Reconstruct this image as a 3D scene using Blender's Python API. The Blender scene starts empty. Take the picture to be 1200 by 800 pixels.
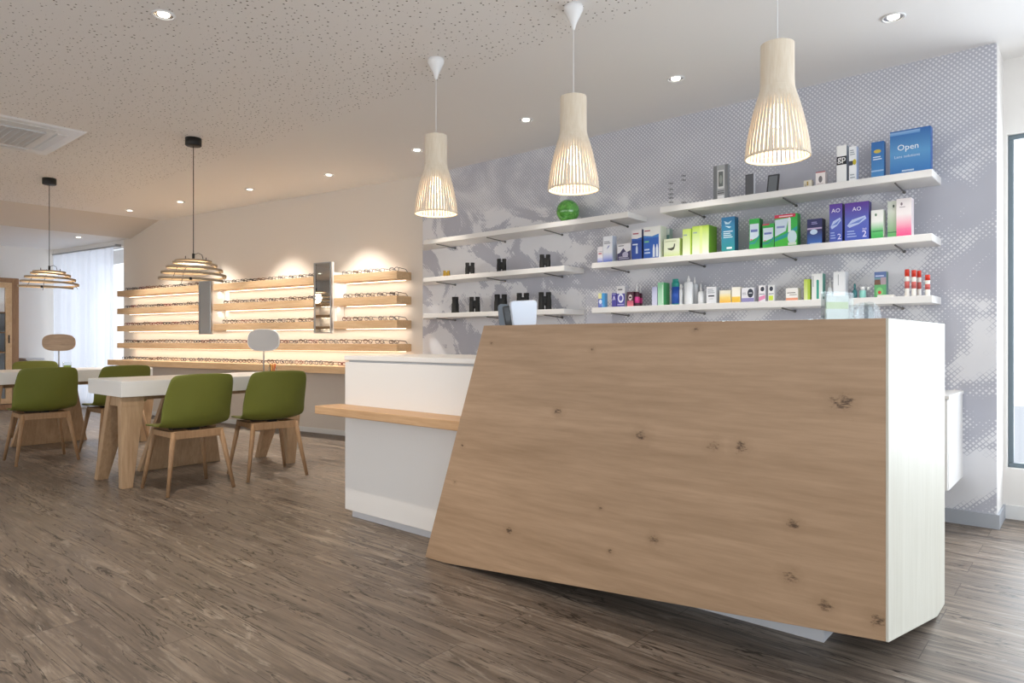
import bpy, math, random
from mathutils import Vector, Matrix
random.seed(7)
S = bpy.context.scene
COL = S.collection
PI = math.pi
# ---------------------------------------------------------------- measuring
YAW = math.radians(40.7); CY, SY = math.cos(YAW), math.sin(YAW)
EYE = 1.05; HOR = 398.0; FPX = 800.0; CEIL = 2.70
WALLY = 4.63                         # picture wall
TILT = math.radians(8)               # the spectacle wall turns 8 degrees
C0 = Vector((-5.17, WALLY, 0))
def on_floor(px, py, Z=0.0):
    Y = (Z-EYE)*FPX/(HOR-py); X = (px-600)/FPX*Y
    return X*CY-Y*SY, X*SY+Y*CY
def on_y(px, y, py=None):
    r = (px-600)/FPX; Y = y/(r*SY+CY)
    return r*Y*CY-Y*SY, (None if py is None else EYE+(HOR-py)*Y/FPX)
EM = Matrix.Translation(C0) @ Matrix.Rotation(PI+TILT, 4, 'Z')   # local x = along the wall to the left, local -y... see below
# local frame of the spectacle wall: x = distance s to the left, y = distance d out into the room
# (rotation by 180+8 degrees maps +x to (-cos,-sin) and +y to (sin,-cos))
# ---------------------------------------------------------------- materials
def lin(c):
    if isinstance(c, str):
        c = [int(c[i:i+2], 16)/255 for i in (0, 2, 4)]
    return tuple((v/12.92 if v <= .04045 else ((v+.055)/1.055)**2.4) for v in c)+(1.0,)
def mat(name, color, rough=.5, metal=0, spec=.5, emit=None, estr=0, alpha=1):
    m = bpy.data.materials.new(name); m.use_nodes = True
    b = m.node_tree.nodes['Principled BSDF']
    b.inputs['Base Color'].default_value = lin(color)
    b.inputs['Roughness'].default_value = rough
    b.inputs['Metallic'].default_value = metal
    b.inputs['Specular IOR Level'].default_value = spec
    if emit:
        b.inputs['Emission Color'].default_value = lin(emit)
        b.inputs['Emission Strength'].default_value = estr
    return m
class NT:
    def __init__(s, m): s.t = m.node_tree; s.b = s.t.nodes['Principled BSDF']
    def n(s, typ, **kw):
        nd = s.t.nodes.new(typ)
        for k, v in kw.items(): setattr(nd, k, v)
        return nd
    def l(s, a, b): s.t.links.new(a, b)
    def val(s, x, sock):
        if hasattr(x, 'is_output') or isinstance(x, bpy.types.NodeSocket): s.l(x, sock)
        else: sock.default_value = x
    def m(s, op, a, b=0.0, c=None, clamp=False):
        nd = s.n('ShaderNodeMath', operation=op, use_clamp=clamp)
        s.val(a, nd.inputs[0]); s.val(b, nd.inputs[1])
        if c is not None: s.val(c, nd.inputs[2])
        return nd.outputs[0]
    def xyz(s, scale=(1, 1, 1), kind='Object'):
        tc = s.n('ShaderNodeTexCoord'); mp = s.n('ShaderNodeMapping')
        mp.inputs['Scale'].default_value = scale; s.l(tc.outputs[kind], mp.inputs[0]); return mp.outputs[0]
    def sep(s, v):
        nd = s.n('ShaderNodeSeparateXYZ'); s.l(v, nd.inputs[0]); return nd.outputs
    def com(s, x, y, z=0.0):
        nd = s.n('ShaderNodeCombineXYZ'); s.val(x, nd.inputs[0]); s.val(y, nd.inputs[1]); s.val(z, nd.inputs[2]); return nd.outputs[0]
    def noise(s, v, scale, detail=3, rough=.5, dist=0):
        nd = s.n('ShaderNodeTexNoise'); s.l(v, nd.inputs['Vector'])
        nd.inputs['Scale'].default_value = scale; nd.inputs['Detail'].default_value = detail
        nd.inputs['Roughness'].default_value = rough; nd.inputs['Distortion'].default_value = dist
        return nd.outputs['Fac']
    def rng(s, v, a, b, c=0.0, d=1.0):
        nd = s.n('ShaderNodeMapRange'); s.l(v, nd.inputs[0])
        for i, q in enumerate((a, b, c, d)): nd.inputs[i+1].default_value = q
        return nd.outputs[0]
    def mix(s, f, a, b, blend='MIX'):
        nd = s.n('ShaderNodeMix', data_type='RGBA', blend_type=blend)
        s.val(f, nd.inputs[0])
        for x, k in ((a, 6), (b, 7)):
            if isinstance(x, (tuple, str)): nd.inputs[k].default_value = lin(x) if isinstance(x, str) else x
            else: s.l(x, nd.inputs[k])
        return nd.outputs[2]
    def bump(s, h, strength=.2, dist=.01):
        nd = s.n('ShaderNodeBump'); nd.inputs['Strength'].default_value = strength
        nd.inputs['Distance'].default_value = dist; s.l(h, nd.inputs['Height']); s.l(nd.outputs[0], s.b.inputs['Normal'])
    def col(s, c): s.l(c, s.b.inputs['Base Color'])

def plain_wall(name, color):
    m = mat(name, color, .85, spec=.2); t = NT(m)
    n = t.noise(t.xyz(), 60, 4); t.bump(n, .06, .003); return m
M = {}
M['white_wall'] = plain_wall('white_wall_paint', 'E6E3DF')
M['beige_wall'] = plain_wall('warm_wall_paint', 'DDD5CB')
M['ceiling_paint'] = plain_wall('ceiling_paint', 'F1EFED')
def perforated():
    m = mat('perforated_ceiling', 'F1EFED', .85, spec=.2); t = NT(m)
    v = t.xyz()
    def dots(scale, r, off, keep=.0):
        mp = t.n('ShaderNodeMapping'); mp.inputs['Location'].default_value = off; t.l(v, mp.inputs[0])
        s2 = t.sep(mp.outputs[0]); flat = t.com(s2[0], s2[1], 0.0)
        vo = t.n('ShaderNodeTexVoronoi', voronoi_dimensions='2D'); t.l(flat, vo.inputs['Vector'])
        vo.inputs['Scale'].default_value = scale
        rr = t.m('MULTIPLY', t.rng(t.sep(vo.outputs['Color'])[0], keep, 1, 0, 1), r)
        return t.m('LESS_THAN', vo.outputs['Distance'], rr)
    d = dots(27, .155, (0, 0, 0), .12)
    t.col(t.mix(d, 'F1EFED', '766F69')); return m
M['perforated_ceiling'] = perforated()
def oak(name, light, dark, axis='x', scale=1.0, rough=.5, knots=(), knotcol='3A281C', bands=.5):
    m = mat(name, light, rough, spec=.35); t = NT(m)
    st = {'x': (1, 12, 12), 'y': (12, 1, 12), 'z': (12, 12, 1)}[axis]
    v = t.xyz(tuple(q*scale for q in st))
    a = t.noise(v, 1.6, 5, .6, .6); b = t.noise(v, 9, 4, .65, .2)
    f = t.m('ADD', t.m('MULTIPLY', t.rng(a, .3, .7), bands), t.m('MULTIPLY', t.rng(b, .35, .7), 1-bands), clamp=True)
    c = t.mix(f, light, dark)
    fine = t.noise(t.xyz(tuple(q*scale*(1 if q == 1 else 4) for q in st)), 5, 3, .7)
    c = t.mix(t.rng(fine, .56, .72, 0, .35), c, dark)
    if knots:
        p = t.sep(t.xyz()); wob = t.noise(t.xyz((1,1,1.7)), 38, 4, .7); tot = None; halo = None
        for (kx, kz, kr) in knots:
            dx = t.m('DIVIDE', t.m('SUBTRACT', p[0], kx), kr*.95); dz = t.m('DIVIDE', t.m('SUBTRACT', p[2], kz), kr*.8)
            d = t.m('SQRT', t.m('ADD', t.m('MULTIPLY', dx, dx), t.m('MULTIPLY', dz, dz)))
            d = t.m('ADD', d, t.m('MULTIPLY', t.m('SUBTRACT', wob, .5), 3.0))
            tot = d if tot is None else t.m('MINIMUM', tot, d)
        c = t.mix(t.rng(tot, 2.8, .4, 0, .6), c, dark)
        spk = t.noise(t.xyz((1, 1, 2.5)), 70, 2, .6)
        k = t.m('MULTIPLY', t.rng(tot, 1.1, .5, 0, 1), t.rng(spk, .36, .60, 0, .8))
        c = t.mix(k, c, knotcol)
    t.col(c); t.bump(b, .08, .002); return m
M['shelf_oak'] = oak('shelf_oak', 'DDBE98', 'C39C72', 'x', .7, .5)
M['leg_oak'] = oak('leg_oak', 'AE8C6A', '876748', 'z', 1, .5)
M['table_leg_oak'] = oak('table_leg_oak', 'BC9F7F', '977858', 'z', .6, .55)
M['ledge_oak'] = oak('ledge_oak', 'D3AE86', 'B88F66', 'x', .7, .45)
M['birch'] = oak('birch_lath', 'E9DFCF', 'D6C6AE', 'z', 1, .5)
M['ply'] = oak('bent_plywood', 'B8A48A', '97826A', 'x', 1, .5)
M['frame_oak'] = oak('cabinet_oak', 'A98563', '86644A', 'z', .7, .5)
M['pale_oak'] = oak('bleached_oak', 'D3D1C5', 'C4C1B3', 'z', .5, .5)
M['mirror_oak'] = oak('mirror_back_veneer', 'B89C80', '8D735C', 'x', 1.2, .5)
def floor_mat():
    m = mat('vinyl_plank_floor', '7A6A5C', .42, spec=.45); t = NT(m)
    v = t.xyz()
    br = t.n('ShaderNodeTexBrick'); t.l(v, br.inputs['Vector'])
    br.inputs['Scale'].default_value = 1.0; br.inputs['Mortar Size'].default_value = .0013
    br.inputs['Brick Width'].default_value = 1.22; br.inputs['Row Height'].default_value = .184
    br.inputs['Color1'].default_value = (0, 0, 0, 1); br.inputs['Color2'].default_value = (1, 1, 1, 1)
    br.inputs['Mortar'].default_value = (.5, .5, .5, 1); br.offset = .37; br.inputs['Bias'].default_value = 0
    rnd = t.sep(br.outputs['Color'])[0]
    p = t.sep(v); off = t.m('MULTIPLY', rnd, 37.0)
    g1 = t.com(t.m('ADD', t.m('MULTIPLY', p[0], 1.3), off), t.m('MULTIPLY', p[1], 16), off)
    g2 = t.com(t.m('ADD', t.m('MULTIPLY', p[0], 3.2), off), t.m('MULTIPLY', p[1], 55), off)
    g3 = t.com(t.m('ADD', t.m('MULTIPLY', p[0], 1.6), off), t.m('MULTIPLY', p[1], 9), off)
    a = t.noise(g1, 1.0, 6, .62, .9); b = t.noise(g2, 1.2, 4, .6, .3); k = t.noise(g3, 1.5, 7, .7, 1.6)
    c = t.mix(t.rng(a, .34, .66), '584C42', 'A39382')
    c = t.mix(t.rng(b, .42, .66, 0, .6), c, '4F4640')
    c = t.mix(t.rng(k, .55, .64, 0, .6), c, 'B2A697')
    c = t.mix(t.m('MULTIPLY', rnd, .6), c, '6F6359')
    crack = t.m('ABSOLUTE', t.m('SUBTRACT', t.noise(g1, .8, 5, .55, 1.2), .47))
    c = t.mix(t.rng(crack, .013, .003, 0, .85), c, '2E2620')
    c = t.mix(t.m('MULTIPLY', br.outputs['Fac'], .75), c, '3A3029')
    t.col(c)
    r = t.rng(a, .3, .7, .36, .52); t.l(r, t.b.inputs['Roughness'])
    t.bump(t.m('ADD', a, t.m('MULTIPLY', b, .5)), .18, .004); return m
M['floor'] = floor_mat()
def mural():
    m = mat('mountain_halftone_wallpaper', 'B4B4BC', .8, spec=.2); t = NT(m)
    p = t.sep(t.xyz()); q = .030
    u = t.m('DIVIDE', t.m('ADD', p[0], p[2]), q); w = t.m('DIVIDE', t.m('SUBTRACT', p[0], p[2]), q)
    fu = t.m('FLOOR', u); fw = t.m('FLOOR', w)
    sx = t.m('MULTIPLY', t.m('ADD', fu, fw), q/2); sz = t.m('MULTIPLY', t.m('SUBTRACT', fu, fw), q/2)
    tu = t.m('MULTIPLY', t.m('ABSOLUTE', t.m('SUBTRACT', t.m('FRACT', u), .5)), 2.0)
    tw = t.m('MULTIPLY', t.m('ABSOLUTE', t.m('SUBTRACT', t.m('FRACT', w), .5)), 2.0)
    h = t.m('MAXIMUM', tu, tw)
    slope = t.m('ADD', sz, t.m('MULTIPLY', sx, -.45))
    left = t.rng(p[0], -2.6, -3.4, 0, 1)          # finer drawing towards the left of the picture
    vsn = t.com(t.m('ADD', sx, t.m('MULTIPLY', sz, .5)), 0.0, t.m('MULTIPLY', slope, 2.0))
    vsm = t.com(t.m('MULTIPLY', p[0], .8), 0.0, t.m('ADD', p[2], t.m('MULTIPLY', p[0], .25)))
    n1 = t.noise(vsn, 1.5, 5, .55, .5)
    n2 = t.noise(vsm, 1.9, 7, .6, 1.8)
    V = t.m('ADD', t.m('MULTIPLY', n1, t.m('SUBTRACT', 1.0, left)), t.m('MULTIPLY', n2, left))
    sky = t.rng(p[2], 2.0, 2.3, 0, .9)
    V = t.m('ADD', t.m('MULTIPLY', V, t.m('SUBTRACT', 1.0, sky)), t.m('MULTIPLY', sky, .50))
    wd = t.m('ADD', t.m('MULTIPLY', left, -.06), .09)
    thr = t.m('ADD', t.m('DIVIDE', t.m('SUBTRACT', V, .50), t.m('MULTIPLY', wd, 2.0)), .5)
    h = t.m('ADD', t.m('MULTIPLY', h, .8), .1)
    dark = t.m('GREATER_THAN', h, thr)
    fine = t.noise(t.xyz(), 3.0, 3)
    lightc = t.mix(t.rng(fine, .3, .7), 'DDDDE1', 'E2E2E5'); darkc = t.mix(t.rng(fine, .3, .7), 'B4B5BF', 'BBBCC5')
    t.col(t.mix(dark, lightc, darkc)); return m
M['mural'] = mural()
M['white_lacquer'] = mat('white_lacquer', 'E6E4E1', .35)
M['white_shelf'] = mat('white_shelf_lacquer', 'ECEAE7', .4)
M['table_white'] = mat('table_white', 'E9E7E3', .4)
M['grey_base'] = mat('grey_baseboard', 'A9ADB4', .5)
M['white_base'] = mat('white_baseboard', 'E4E4E2', .5)
M['plinth_grey'] = mat('plinth_grey', 'C9C9CC', .5)
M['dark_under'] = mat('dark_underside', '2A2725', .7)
M['black'] = mat('black_plastic', '14120F', .5)
M['black_metal'] = mat('black_metal', '1A1816', .45, .3)
M['rubber'] = mat('black_rubber', '171615', .6)
M['steel'] = mat('brushed_steel', 'A7A9AB', .35, .9)
M['bracket'] = mat('bracket_steel', '7A7774', .4, .7)
M['green_shell'] = mat('green_plastic', '6C702D', .5, spec=.35)
M['white_plastic'] = mat('white_plastic', 'E8E8E8', .35)
M['cool_white'] = mat('cool_white_plastic', 'DCE6F5', .3)
M['slate'] = mat('slate_plastic', '6C7885', .35)
M['mirror'] = mat('mirror_glass', 'DADCDC', .02, 1.0)
M['mirror_grey_reflection'] = mat('painted_mirror_reflection', 'A5A2A0', .25, .0)  # flat grey painted in for the ceiling reflected in the table mirror
M['window_frame'] = mat('window_frame_grey', '6A7880', .4)
M['cord_white'] = mat('white_cord', 'E6E6E6', .5)
M['gold'] = mat('brass', 'C6A24A', .3, .9)
M['bulb'] = mat('lamp_glow', 'FFFFFF', .5, emit='FFE0B8', estr=5)
M['spot_glow'] = mat('downlight_glow', 'FFFFFF', .5, emit='FFF3E0', estr=7)
M['led'] = mat('led_strip', 'FFFFFF', .5, emit='FFEBCB', estr=3)
M['white_frame'] = mat('window_frame_white', 'E8E8E8', .4)
M['chrome'] = mat('downlight_reflector', 'C8C8C8', .2, .9)
M['screen'] = mat('dark_screen', '3A3D40', .15)
def clear(name, tint='FFFFFF', gloss=.08, rough=.02):
    m = bpy.data.materials.new(name); m.use_nodes = True; t = m.node_tree; t.nodes.clear()
    o = t.nodes.new('ShaderNodeOutputMaterial'); mx = t.nodes.new('ShaderNodeMixShader')
    tr = t.nodes.new('ShaderNodeBsdfTransparent'); tr.inputs[0].default_value = lin(tint)
    gl = t.nodes.new('ShaderNodeBsdfGlossy'); gl.inputs['Roughness'].default_value = rough
    lw = t.nodes.new('ShaderNodeLayerWeight'); lw.inputs[0].default_value = .5
    fr = t.nodes.new('ShaderNodeMath'); fr.operation = 'POWER'; fr.inputs[1].default_value = 4.0; t.links.new(lw.outputs['Facing'], fr.inputs[0])
    ad = t.nodes.new('ShaderNodeMath'); ad.operation = 'ADD'; ad.inputs[1].default_value = gloss+.03; ad.use_clamp = True
    t.links.new(fr.outputs[0], ad.inputs[0]); t.links.new(ad.outputs[0], mx.inputs[0])
    t.links.new(tr.outputs[0], mx.inputs[1]); t.links.new(gl.outputs[0], mx.inputs[2]); t.links.new(mx.outputs[0], o.inputs[0])
    return m
M['glass'] = clear('window_glass', 'FFFFFF', .0)
M['acrylic'] = clear('clear_acrylic', 'F6F9F9', .02)
def curtain_mat():
    m = bpy.data.materials.new('sheer_curtain'); m.use_nodes = True; t = m.node_tree; t.nodes.clear()
    o = t.nodes.new('ShaderNodeOutputMaterial'); mx = t.nodes.new('ShaderNodeMixShader'); m2 = t.nodes.new('ShaderNodeMixShader')
    tr = t.nodes.new('ShaderNodeBsdfTransparent'); df = t.nodes.new('ShaderNodeBsdfDiffuse'); tl = t.nodes.new('ShaderNodeBsdfTranslucent')
    df.inputs[0].default_value = lin('E6E8EE'); tl.inputs[0].default_value = lin('E2E6F0')
    mx.inputs[0].default_value = .6; m2.inputs[0].default_value = .88
    t.links.new(df.outputs[0], mx.inputs[1]); t.links.new(tl.outputs[0], mx.inputs[2])
    t.links.new(tr.outputs[0], m2.inputs[1]); t.links.new(mx.outputs[0], m2.inputs[2]); t.links.new(m2.outputs[0], o.inputs[0])
    return m
M['curtain'] = curtain_mat()
def green_glass():
    m = mat('green_art_glass', '3FB02E', .08, spec=.8); t = NT(m)
    n = t.noise(t.xyz(), 22, 4, .6, 1.5)
    t.col(t.mix(t.rng(n, .35, .65), '2F8A22', '7BD05A')); t.b.inputs['Coat Weight'].default_value = .6
    t.b.inputs['Transmission Weight'].default_value = .25; return m
M['green_glass'] = green_glass()
def printed():
    m = mat('printed_card', 'FFFFFF', .4); t = NT(m)
    a = t.n('ShaderNodeVertexColor', layer_name='Col'); t.col(a.outputs[0]); return m
M['print'] = printed()
# ---------------------------------------------------------------- mesh builder
class MB:
    def __init__(s): s.v = []; s.f = []; s.c = []; s.sm = []; s.cur = (1, 1, 1, 1); s.smooth = False
    def color(s, c): s.cur = lin(c); return s
    def face(s, idx, cols=None):
        s.f.append(tuple(idx)); s.c.append(cols if cols else [s.cur]*len(idx)); s.sm.append(s.smooth)
    def box(s, x0, x1, y0, y1, z0, z1):
        b = len(s.v); s.v += [(x, y, z) for z in (z0, z1) for y in (y0, y1) for x in (x0, x1)]
        for q in ((0, 2, 3, 1), (4, 5, 7, 6), (0, 1, 5, 4), (2, 6, 7, 3), (0, 4, 6, 2), (1, 3, 7, 5)): s.face([b+i for i in q])
        return s
    def hexa(s, bottom, top):
        b = len(s.v); n = len(bottom); s.v += [tuple(p) for p in bottom]+[tuple(p) for p in top]
        s.face([b+i for i in range(n)][::-1]); s.face([b+n+i for i in range(n)])
        for i in range(n):
            j = (i+1) % n; s.face([b+i, b+j, b+n+j, b+n+i])
        return s
    def prism_y(s, pts, y0, y1):
        return s.hexa([(x, y1, z) for x, z in pts], [(x, y0, z) for x, z in pts])
    def lathe(s, prof, n=24, cx=0, cy=0, caps=True):
        b = len(s.v); sm = s.smooth; s.smooth = True
        for r, z in prof:
            for i in range(n):
                a = 2*PI*i/n; s.v.append((cx+r*math.cos(a), cy+r*math.sin(a), z))
        for k in range(len(prof)-1):
            for i in range(n):
                j = (i+1) % n; s.face([b+k*n+i, b+k*n+j, b+(k+1)*n+j, b+(k+1)*n+i])
        s.smooth = False
        if caps:
            s.face([b+i for i in range(n)][::-1]); s.face([b+(len(prof)-1)*n+i for i in range(n)])
        s.smooth = sm; return s
    def tube(s, pts, r, n=8, closed=False, caps=True):
        b = len(s.v); P = [Vector(p) for p in pts]; L = len(P); sm = s.smooth; s.smooth = True
        up = None
        for k in range(L):
            if closed: d = P[(k+1) % L]-P[k-1]
            else: d = P[min(k+1, L-1)]-P[max(k-1, 0)]
            d.normalize()
            if up is None:
                up = Vector((0, 0, 1)) if abs(d.z) < .9 else Vector((1, 0, 0))
            a = d.cross(up).normalized(); up = a.cross(d).normalized()
            rr = r[k] if isinstance(r, (list, tuple)) else r
            for i in range(n):
                t = 2*PI*i/n; s.v.append(tuple(P[k]+a*(rr*math.cos(t))+up*(rr*math.sin(t))))
        for k in range(L if closed else L-1):
            k2 = (k+1) % L
            for i in range(n):
                j = (i+1) % n; s.face([b+k*n+i, b+k*n+j, b+k2*n+j, b+k2*n+i])
        if caps and not closed:
            s.face([b+i for i in range(n)][::-1]); s.face([b+(L-1)*n+i for i in range(n)])
        s.smooth = sm; return s
    def build(s, name, m, parent=None, loc=None, mtx=None, bevel=0, subsurf=0, seg=2):
        me = bpy.data.meshes.new(name); me.from_pydata(s.v, [], s.f); me.update()
        ca = me.color_attributes.new('Col', 'FLOAT_COLOR', 'CORNER'); flat = []
        for cs in s.c:
            for c in cs: flat += list(c)
        ca.data.foreach_set('color', flat)
        me.polygons.foreach_set('use_smooth', s.sm)
        me.materials.append(M[m] if isinstance(m, str) else m)
        import bmesh
        bm = bmesh.new(); bm.from_mesh(me); bmesh.ops.recalc_face_normals(bm, faces=bm.faces); bm.to_mesh(me); bm.free()
        o = bpy.data.objects.new(name, me); COL.objects.link(o)
        if parent: o.parent = parent
        if loc: o.location = loc
        if mtx is not None: o.matrix_local = mtx
        if bevel:
            b = o.modifiers.new('bevel', 'BEVEL'); b.width = bevel; b.segments = seg; b.limit_method = 'ANGLE'; b.angle_limit = math.radians(40)
        if subsurf:
            b = o.modifiers.new('sub', 'SUBSURF'); b.levels = subsurf; b.render_levels = subsurf
        return o
def text_faces(mb, txt, cx, y, cz, h, col, maxw=None):
    cu = bpy.data.curves.new('t', 'FONT'); cu.body = txt; cu.align_x = 'CENTER'; cu.align_y = 'CENTER'; cu.size = 1; cu.resolution_u = 2
    o = bpy.data.objects.new('t', cu); COL.objects.link(o)
    bpy.context.view_layer.update()
    me = bpy.data.meshes.new_from_object(o.evaluated_get(bpy.context.evaluated_depsgraph_get()))
    ys = [v.co.y for v in me.vertices]; xs = [v.co.x for v in me.vertices]
    hh = max(ys)-min(ys); ww = max(xs)-min(xs); k = h/hh
    kx = k if not maxw or ww*k <= maxw else maxw/ww
    mx, my = (max(xs)+min(xs))/2, (max(ys)+min(ys))/2
    b = len(mb.v); mb.v += [(cx+(v.co.x-mx)*kx, y, cz+(v.co.y-my)*k) for v in me.vertices]
    mb.color(col)
    for p in me.polygons: mb.face([b+i for i in p.vertices])
    bpy.data.objects.remove(o); bpy.data.curves.remove(cu); bpy.data.meshes.remove(me)
def tag(o, label=None, cat=None, group=None, kind=None):
    if label: o['label'] = label
    if cat: o['category'] = cat
    if group: o['group'] = group
    if kind: o['kind'] = kind
    return o
def thing(name, label, cat, loc=(0, 0, 0), rz=0, group=None):
    o = bpy.data.objects.new(name, None); COL.objects.link(o); o.empty_display_size = .1
    o.location = loc; o.rotation_euler = (0, 0, rz)
    return tag(o, label, cat, group)
def struct(o): o['kind'] = 'structure'; return o
def copy_tree(o, parent=None):
    c = o.copy(); COL.objects.link(c); c.parent = parent
    for ch in [x for x in list(COL.objects) if x.parent == o]: copy_tree(ch, c)
    return c
def clone(o, label, loc, rz=None, group=None):
    c = copy_tree(o); c.location = loc
    if rz is not None: c.rotation_euler = (0, 0, rz)
    c['label'] = label
    if group: c['group'] = group
    return c
ORD = ['first', 'second', 'third', 'fourth', 'fifth', 'sixth', 'seventh', 'eighth', 'ninth', 'tenth', 'eleventh', 'twelfth',
       'thirteenth', 'fourteenth', 'fifteenth', 'sixteenth', 'seventeenth', 'eighteenth', 'nineteenth', 'twentieth'] + \
      ['twenty-'+q for q in ('first', 'second', 'third', 'fourth', 'fifth', 'sixth', 'seventh', 'eighth', 'ninth')] + ['thirtieth'] + \
      ['thirty-'+q for q in ('first', 'second', 'third', 'fourth', 'fifth')]
SPOT_E = [130, 130, 130, 140, 60, 45, 40, 30, 110, 20]
SPOT_A = [84]*4+[70]*4+[100, 80]
LED_E = 4.6; PEND_E = 2.0; SPIR_E = 4; REAR_FILL_E = 16
DAY = [90, 155, 120, 20]; EXPO = 0.2
# ================================================================ ROOM
XR = 3.2; YB = -3.4; XL = -12.87; YP = 4.95      # right wall, rear wall, far left wall, recessed window wall
PIER = -.43
def quadbox(pts, z0, z1):
    return MB().hexa([(x, y, z0) for x, y in pts], [(x, y, z1) for x, y in pts])
struct(MB().box(-14.6, XR+.3, YB-.3, 6.4, -.12, 0).build('floor', 'floor'))
EX = Vector((-math.cos(TILT), -math.sin(TILT), 0)); EN = Vector((math.sin(TILT), -math.cos(TILT), 0))
def ep(s, d=0): p = C0+EX*s+EN*d; return (p.x, p.y)
# ceilings
struct(MB().box(-9.85, XR+.2, YB-.2, 3.0, CEIL, CEIL+.15).build('ceiling', 'perforated_ceiling'))
struct(MB().box(-9.85, XR+.2, 3.0, 5.2, CEIL, CEIL+.15).build('ceiling_plain_band', 'ceiling_paint'))
struct(MB().prism_y([(-9.85, CEIL), (-9.85, CEIL+.15), (-10.58, CEIL+.15), (-10.58, 2.505)], YB-.2, 5.0).build('ceiling_slope', 'beige_wall'))
struct(MB().box(-14.6, -10.58, YB-.2, 5.0, 2.505, CEIL+.15).build('ceiling_low', 'ceiling_paint'))
# picture wall (mural) with its pier end
struct(MB().box(C0.x, PIER-.002, WALLY, WALLY+.012, 0, CEIL).build('wall_back', 'mural'))
struct(MB().box(C0.x-.3, PIER, WALLY+.012, YP+.12, 0, CEIL).build('wall_back_core', 'white_wall'))
# spectacle wall
struct(quadbox([ep(0), ep(5.64), ep(5.64, -.18), ep(0, -.18)], 0, CEIL).build('wall_left', 'beige_wall'))
struct(quadbox([ep(5.64), ep(7.9), ep(7.9, -.18), ep(5.64, -.18)], 0, .12).build('wall_left_sill', 'white_wall'))
struct(quadbox([ep(5.64), ep(7.9), ep(7.9, -.18), ep(5.64, -.18)], 2.42, CEIL).build('wall_left_lintel', 'white_wall'))
struct(MB().box(XL-.2, XL, YB-.2, 4.2, 0, CEIL).build('wall_far', 'white_wall'))
# recessed window wall on the right
struct(MB().box(PIER, -.41, YP, YP+.25, 0, CEIL).build('wall_window_jamb', 'white_wall'))
struct(MB().box(-.41, XR+.2, YP, YP+.25, 0, .296).build('wall_window_sill', 'white_wall'))
struct(MB().box(-.41, XR+.2, YP, YP+.25, 2.26, CEIL).build('wall_window_head', 'white_wall'))
struct(MB().box(2.3, XR+.2, YP, YP+.25, .296, 2.26).build('wall_window_pier', 'white_wall'))
# right wall with a window, rear wall with shop windows
def window(n, mtx, w, z0, z1, cols, fm='window_frame'):
    r = bpy.data.objects.new('window_%d' % n, None); COL.objects.link(r); r.matrix_world = mtx; r['kind'] = 'structure'
    f = MB(); t = {1: .028, 4: .022}.get(n, .055)
    dd = .04 if n > 1 else .012
    f.box(0, w, -dd, dd, z0, z0+t).box(0, w, -dd, dd, z1-t, z1)
    for i in range(cols+1):
        x = (w-t)*i/cols; f.box(x, x+t, -dd, dd, z0+t, z1-t)
    f.build('window_frame', fm, r, bevel=.004)
    MB().box(t*.5, w-t*.5, -.006, .006, z0+t*.5, z1-t*.5).build('window_pane', 'glass', r)
    return r
window(1, Matrix.Translation((-.41, YP+.05, 0)), 2.71, .296, 2.26, 2)
window(2, Matrix.Translation((XR+.08, YB+.5, 0)) @ Matrix.Rotation(PI/2, 4, 'Z'), 7.2, .3, 2.4, 4)
window(3, Matrix.Translation((-9.5, YB-.08, 0)), 12.0, .3, 2.4, 7)
mw = Matrix.Translation(Vector(ep(7.85, -.10)).to_3d()) @ Matrix.Rotation(TILT, 4, 'Z')
window(4, mw, 2.21, .12, 2.42, 2, 'white_frame')
struct(MB().box(XR, XR+.16, YB-.2, YB+.5, 0, CEIL).build('wall_right_pier', 'white_wall'))
struct(MB().box(XR, XR+.16, YB+.5, YB+7.7, 0, .3).box(XR, XR+.16, YB+.5, YB+7.7, 2.4, CEIL).box(XR, XR+.16, YB+7.7, YP, 0, CEIL).build('wall_right', 'white_wall'))
struct(MB().box(XL, -9.5, YB-.16, YB, 0, CEIL).box(-9.5, 2.5, YB-.16, YB, 0, .3).box(-9.5, 2.5, YB-.16, YB, 2.4, CEIL).box(2.5, XR, YB-.16, YB, 0, CEIL).build('wall_front', 'white_wall'))
# baseboards
struct(MB().box(C0.x+.02, PIER+.012, WALLY-.012, WALLY, 0, .08).box(PIER, PIER+.012, WALLY, YP, 0, .08).build('baseboard_back', 'grey_base'))
struct(MB().box(PIER+.012, 2.9, YP-.012, YP, 0, .08).build('baseboard_window', 'white_base'))
struct(quadbox([ep(0.05), ep(5.6), ep(5.6, .012), ep(.05, .012)], 0, .055).build('baseboard_left', 'white_base'))
# pavement seen through the windows
struct(MB().box(-20, 12, -14, 16, -.35, -.2).build('ground', mat('pavement', 'B9BABC', .9)))
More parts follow.
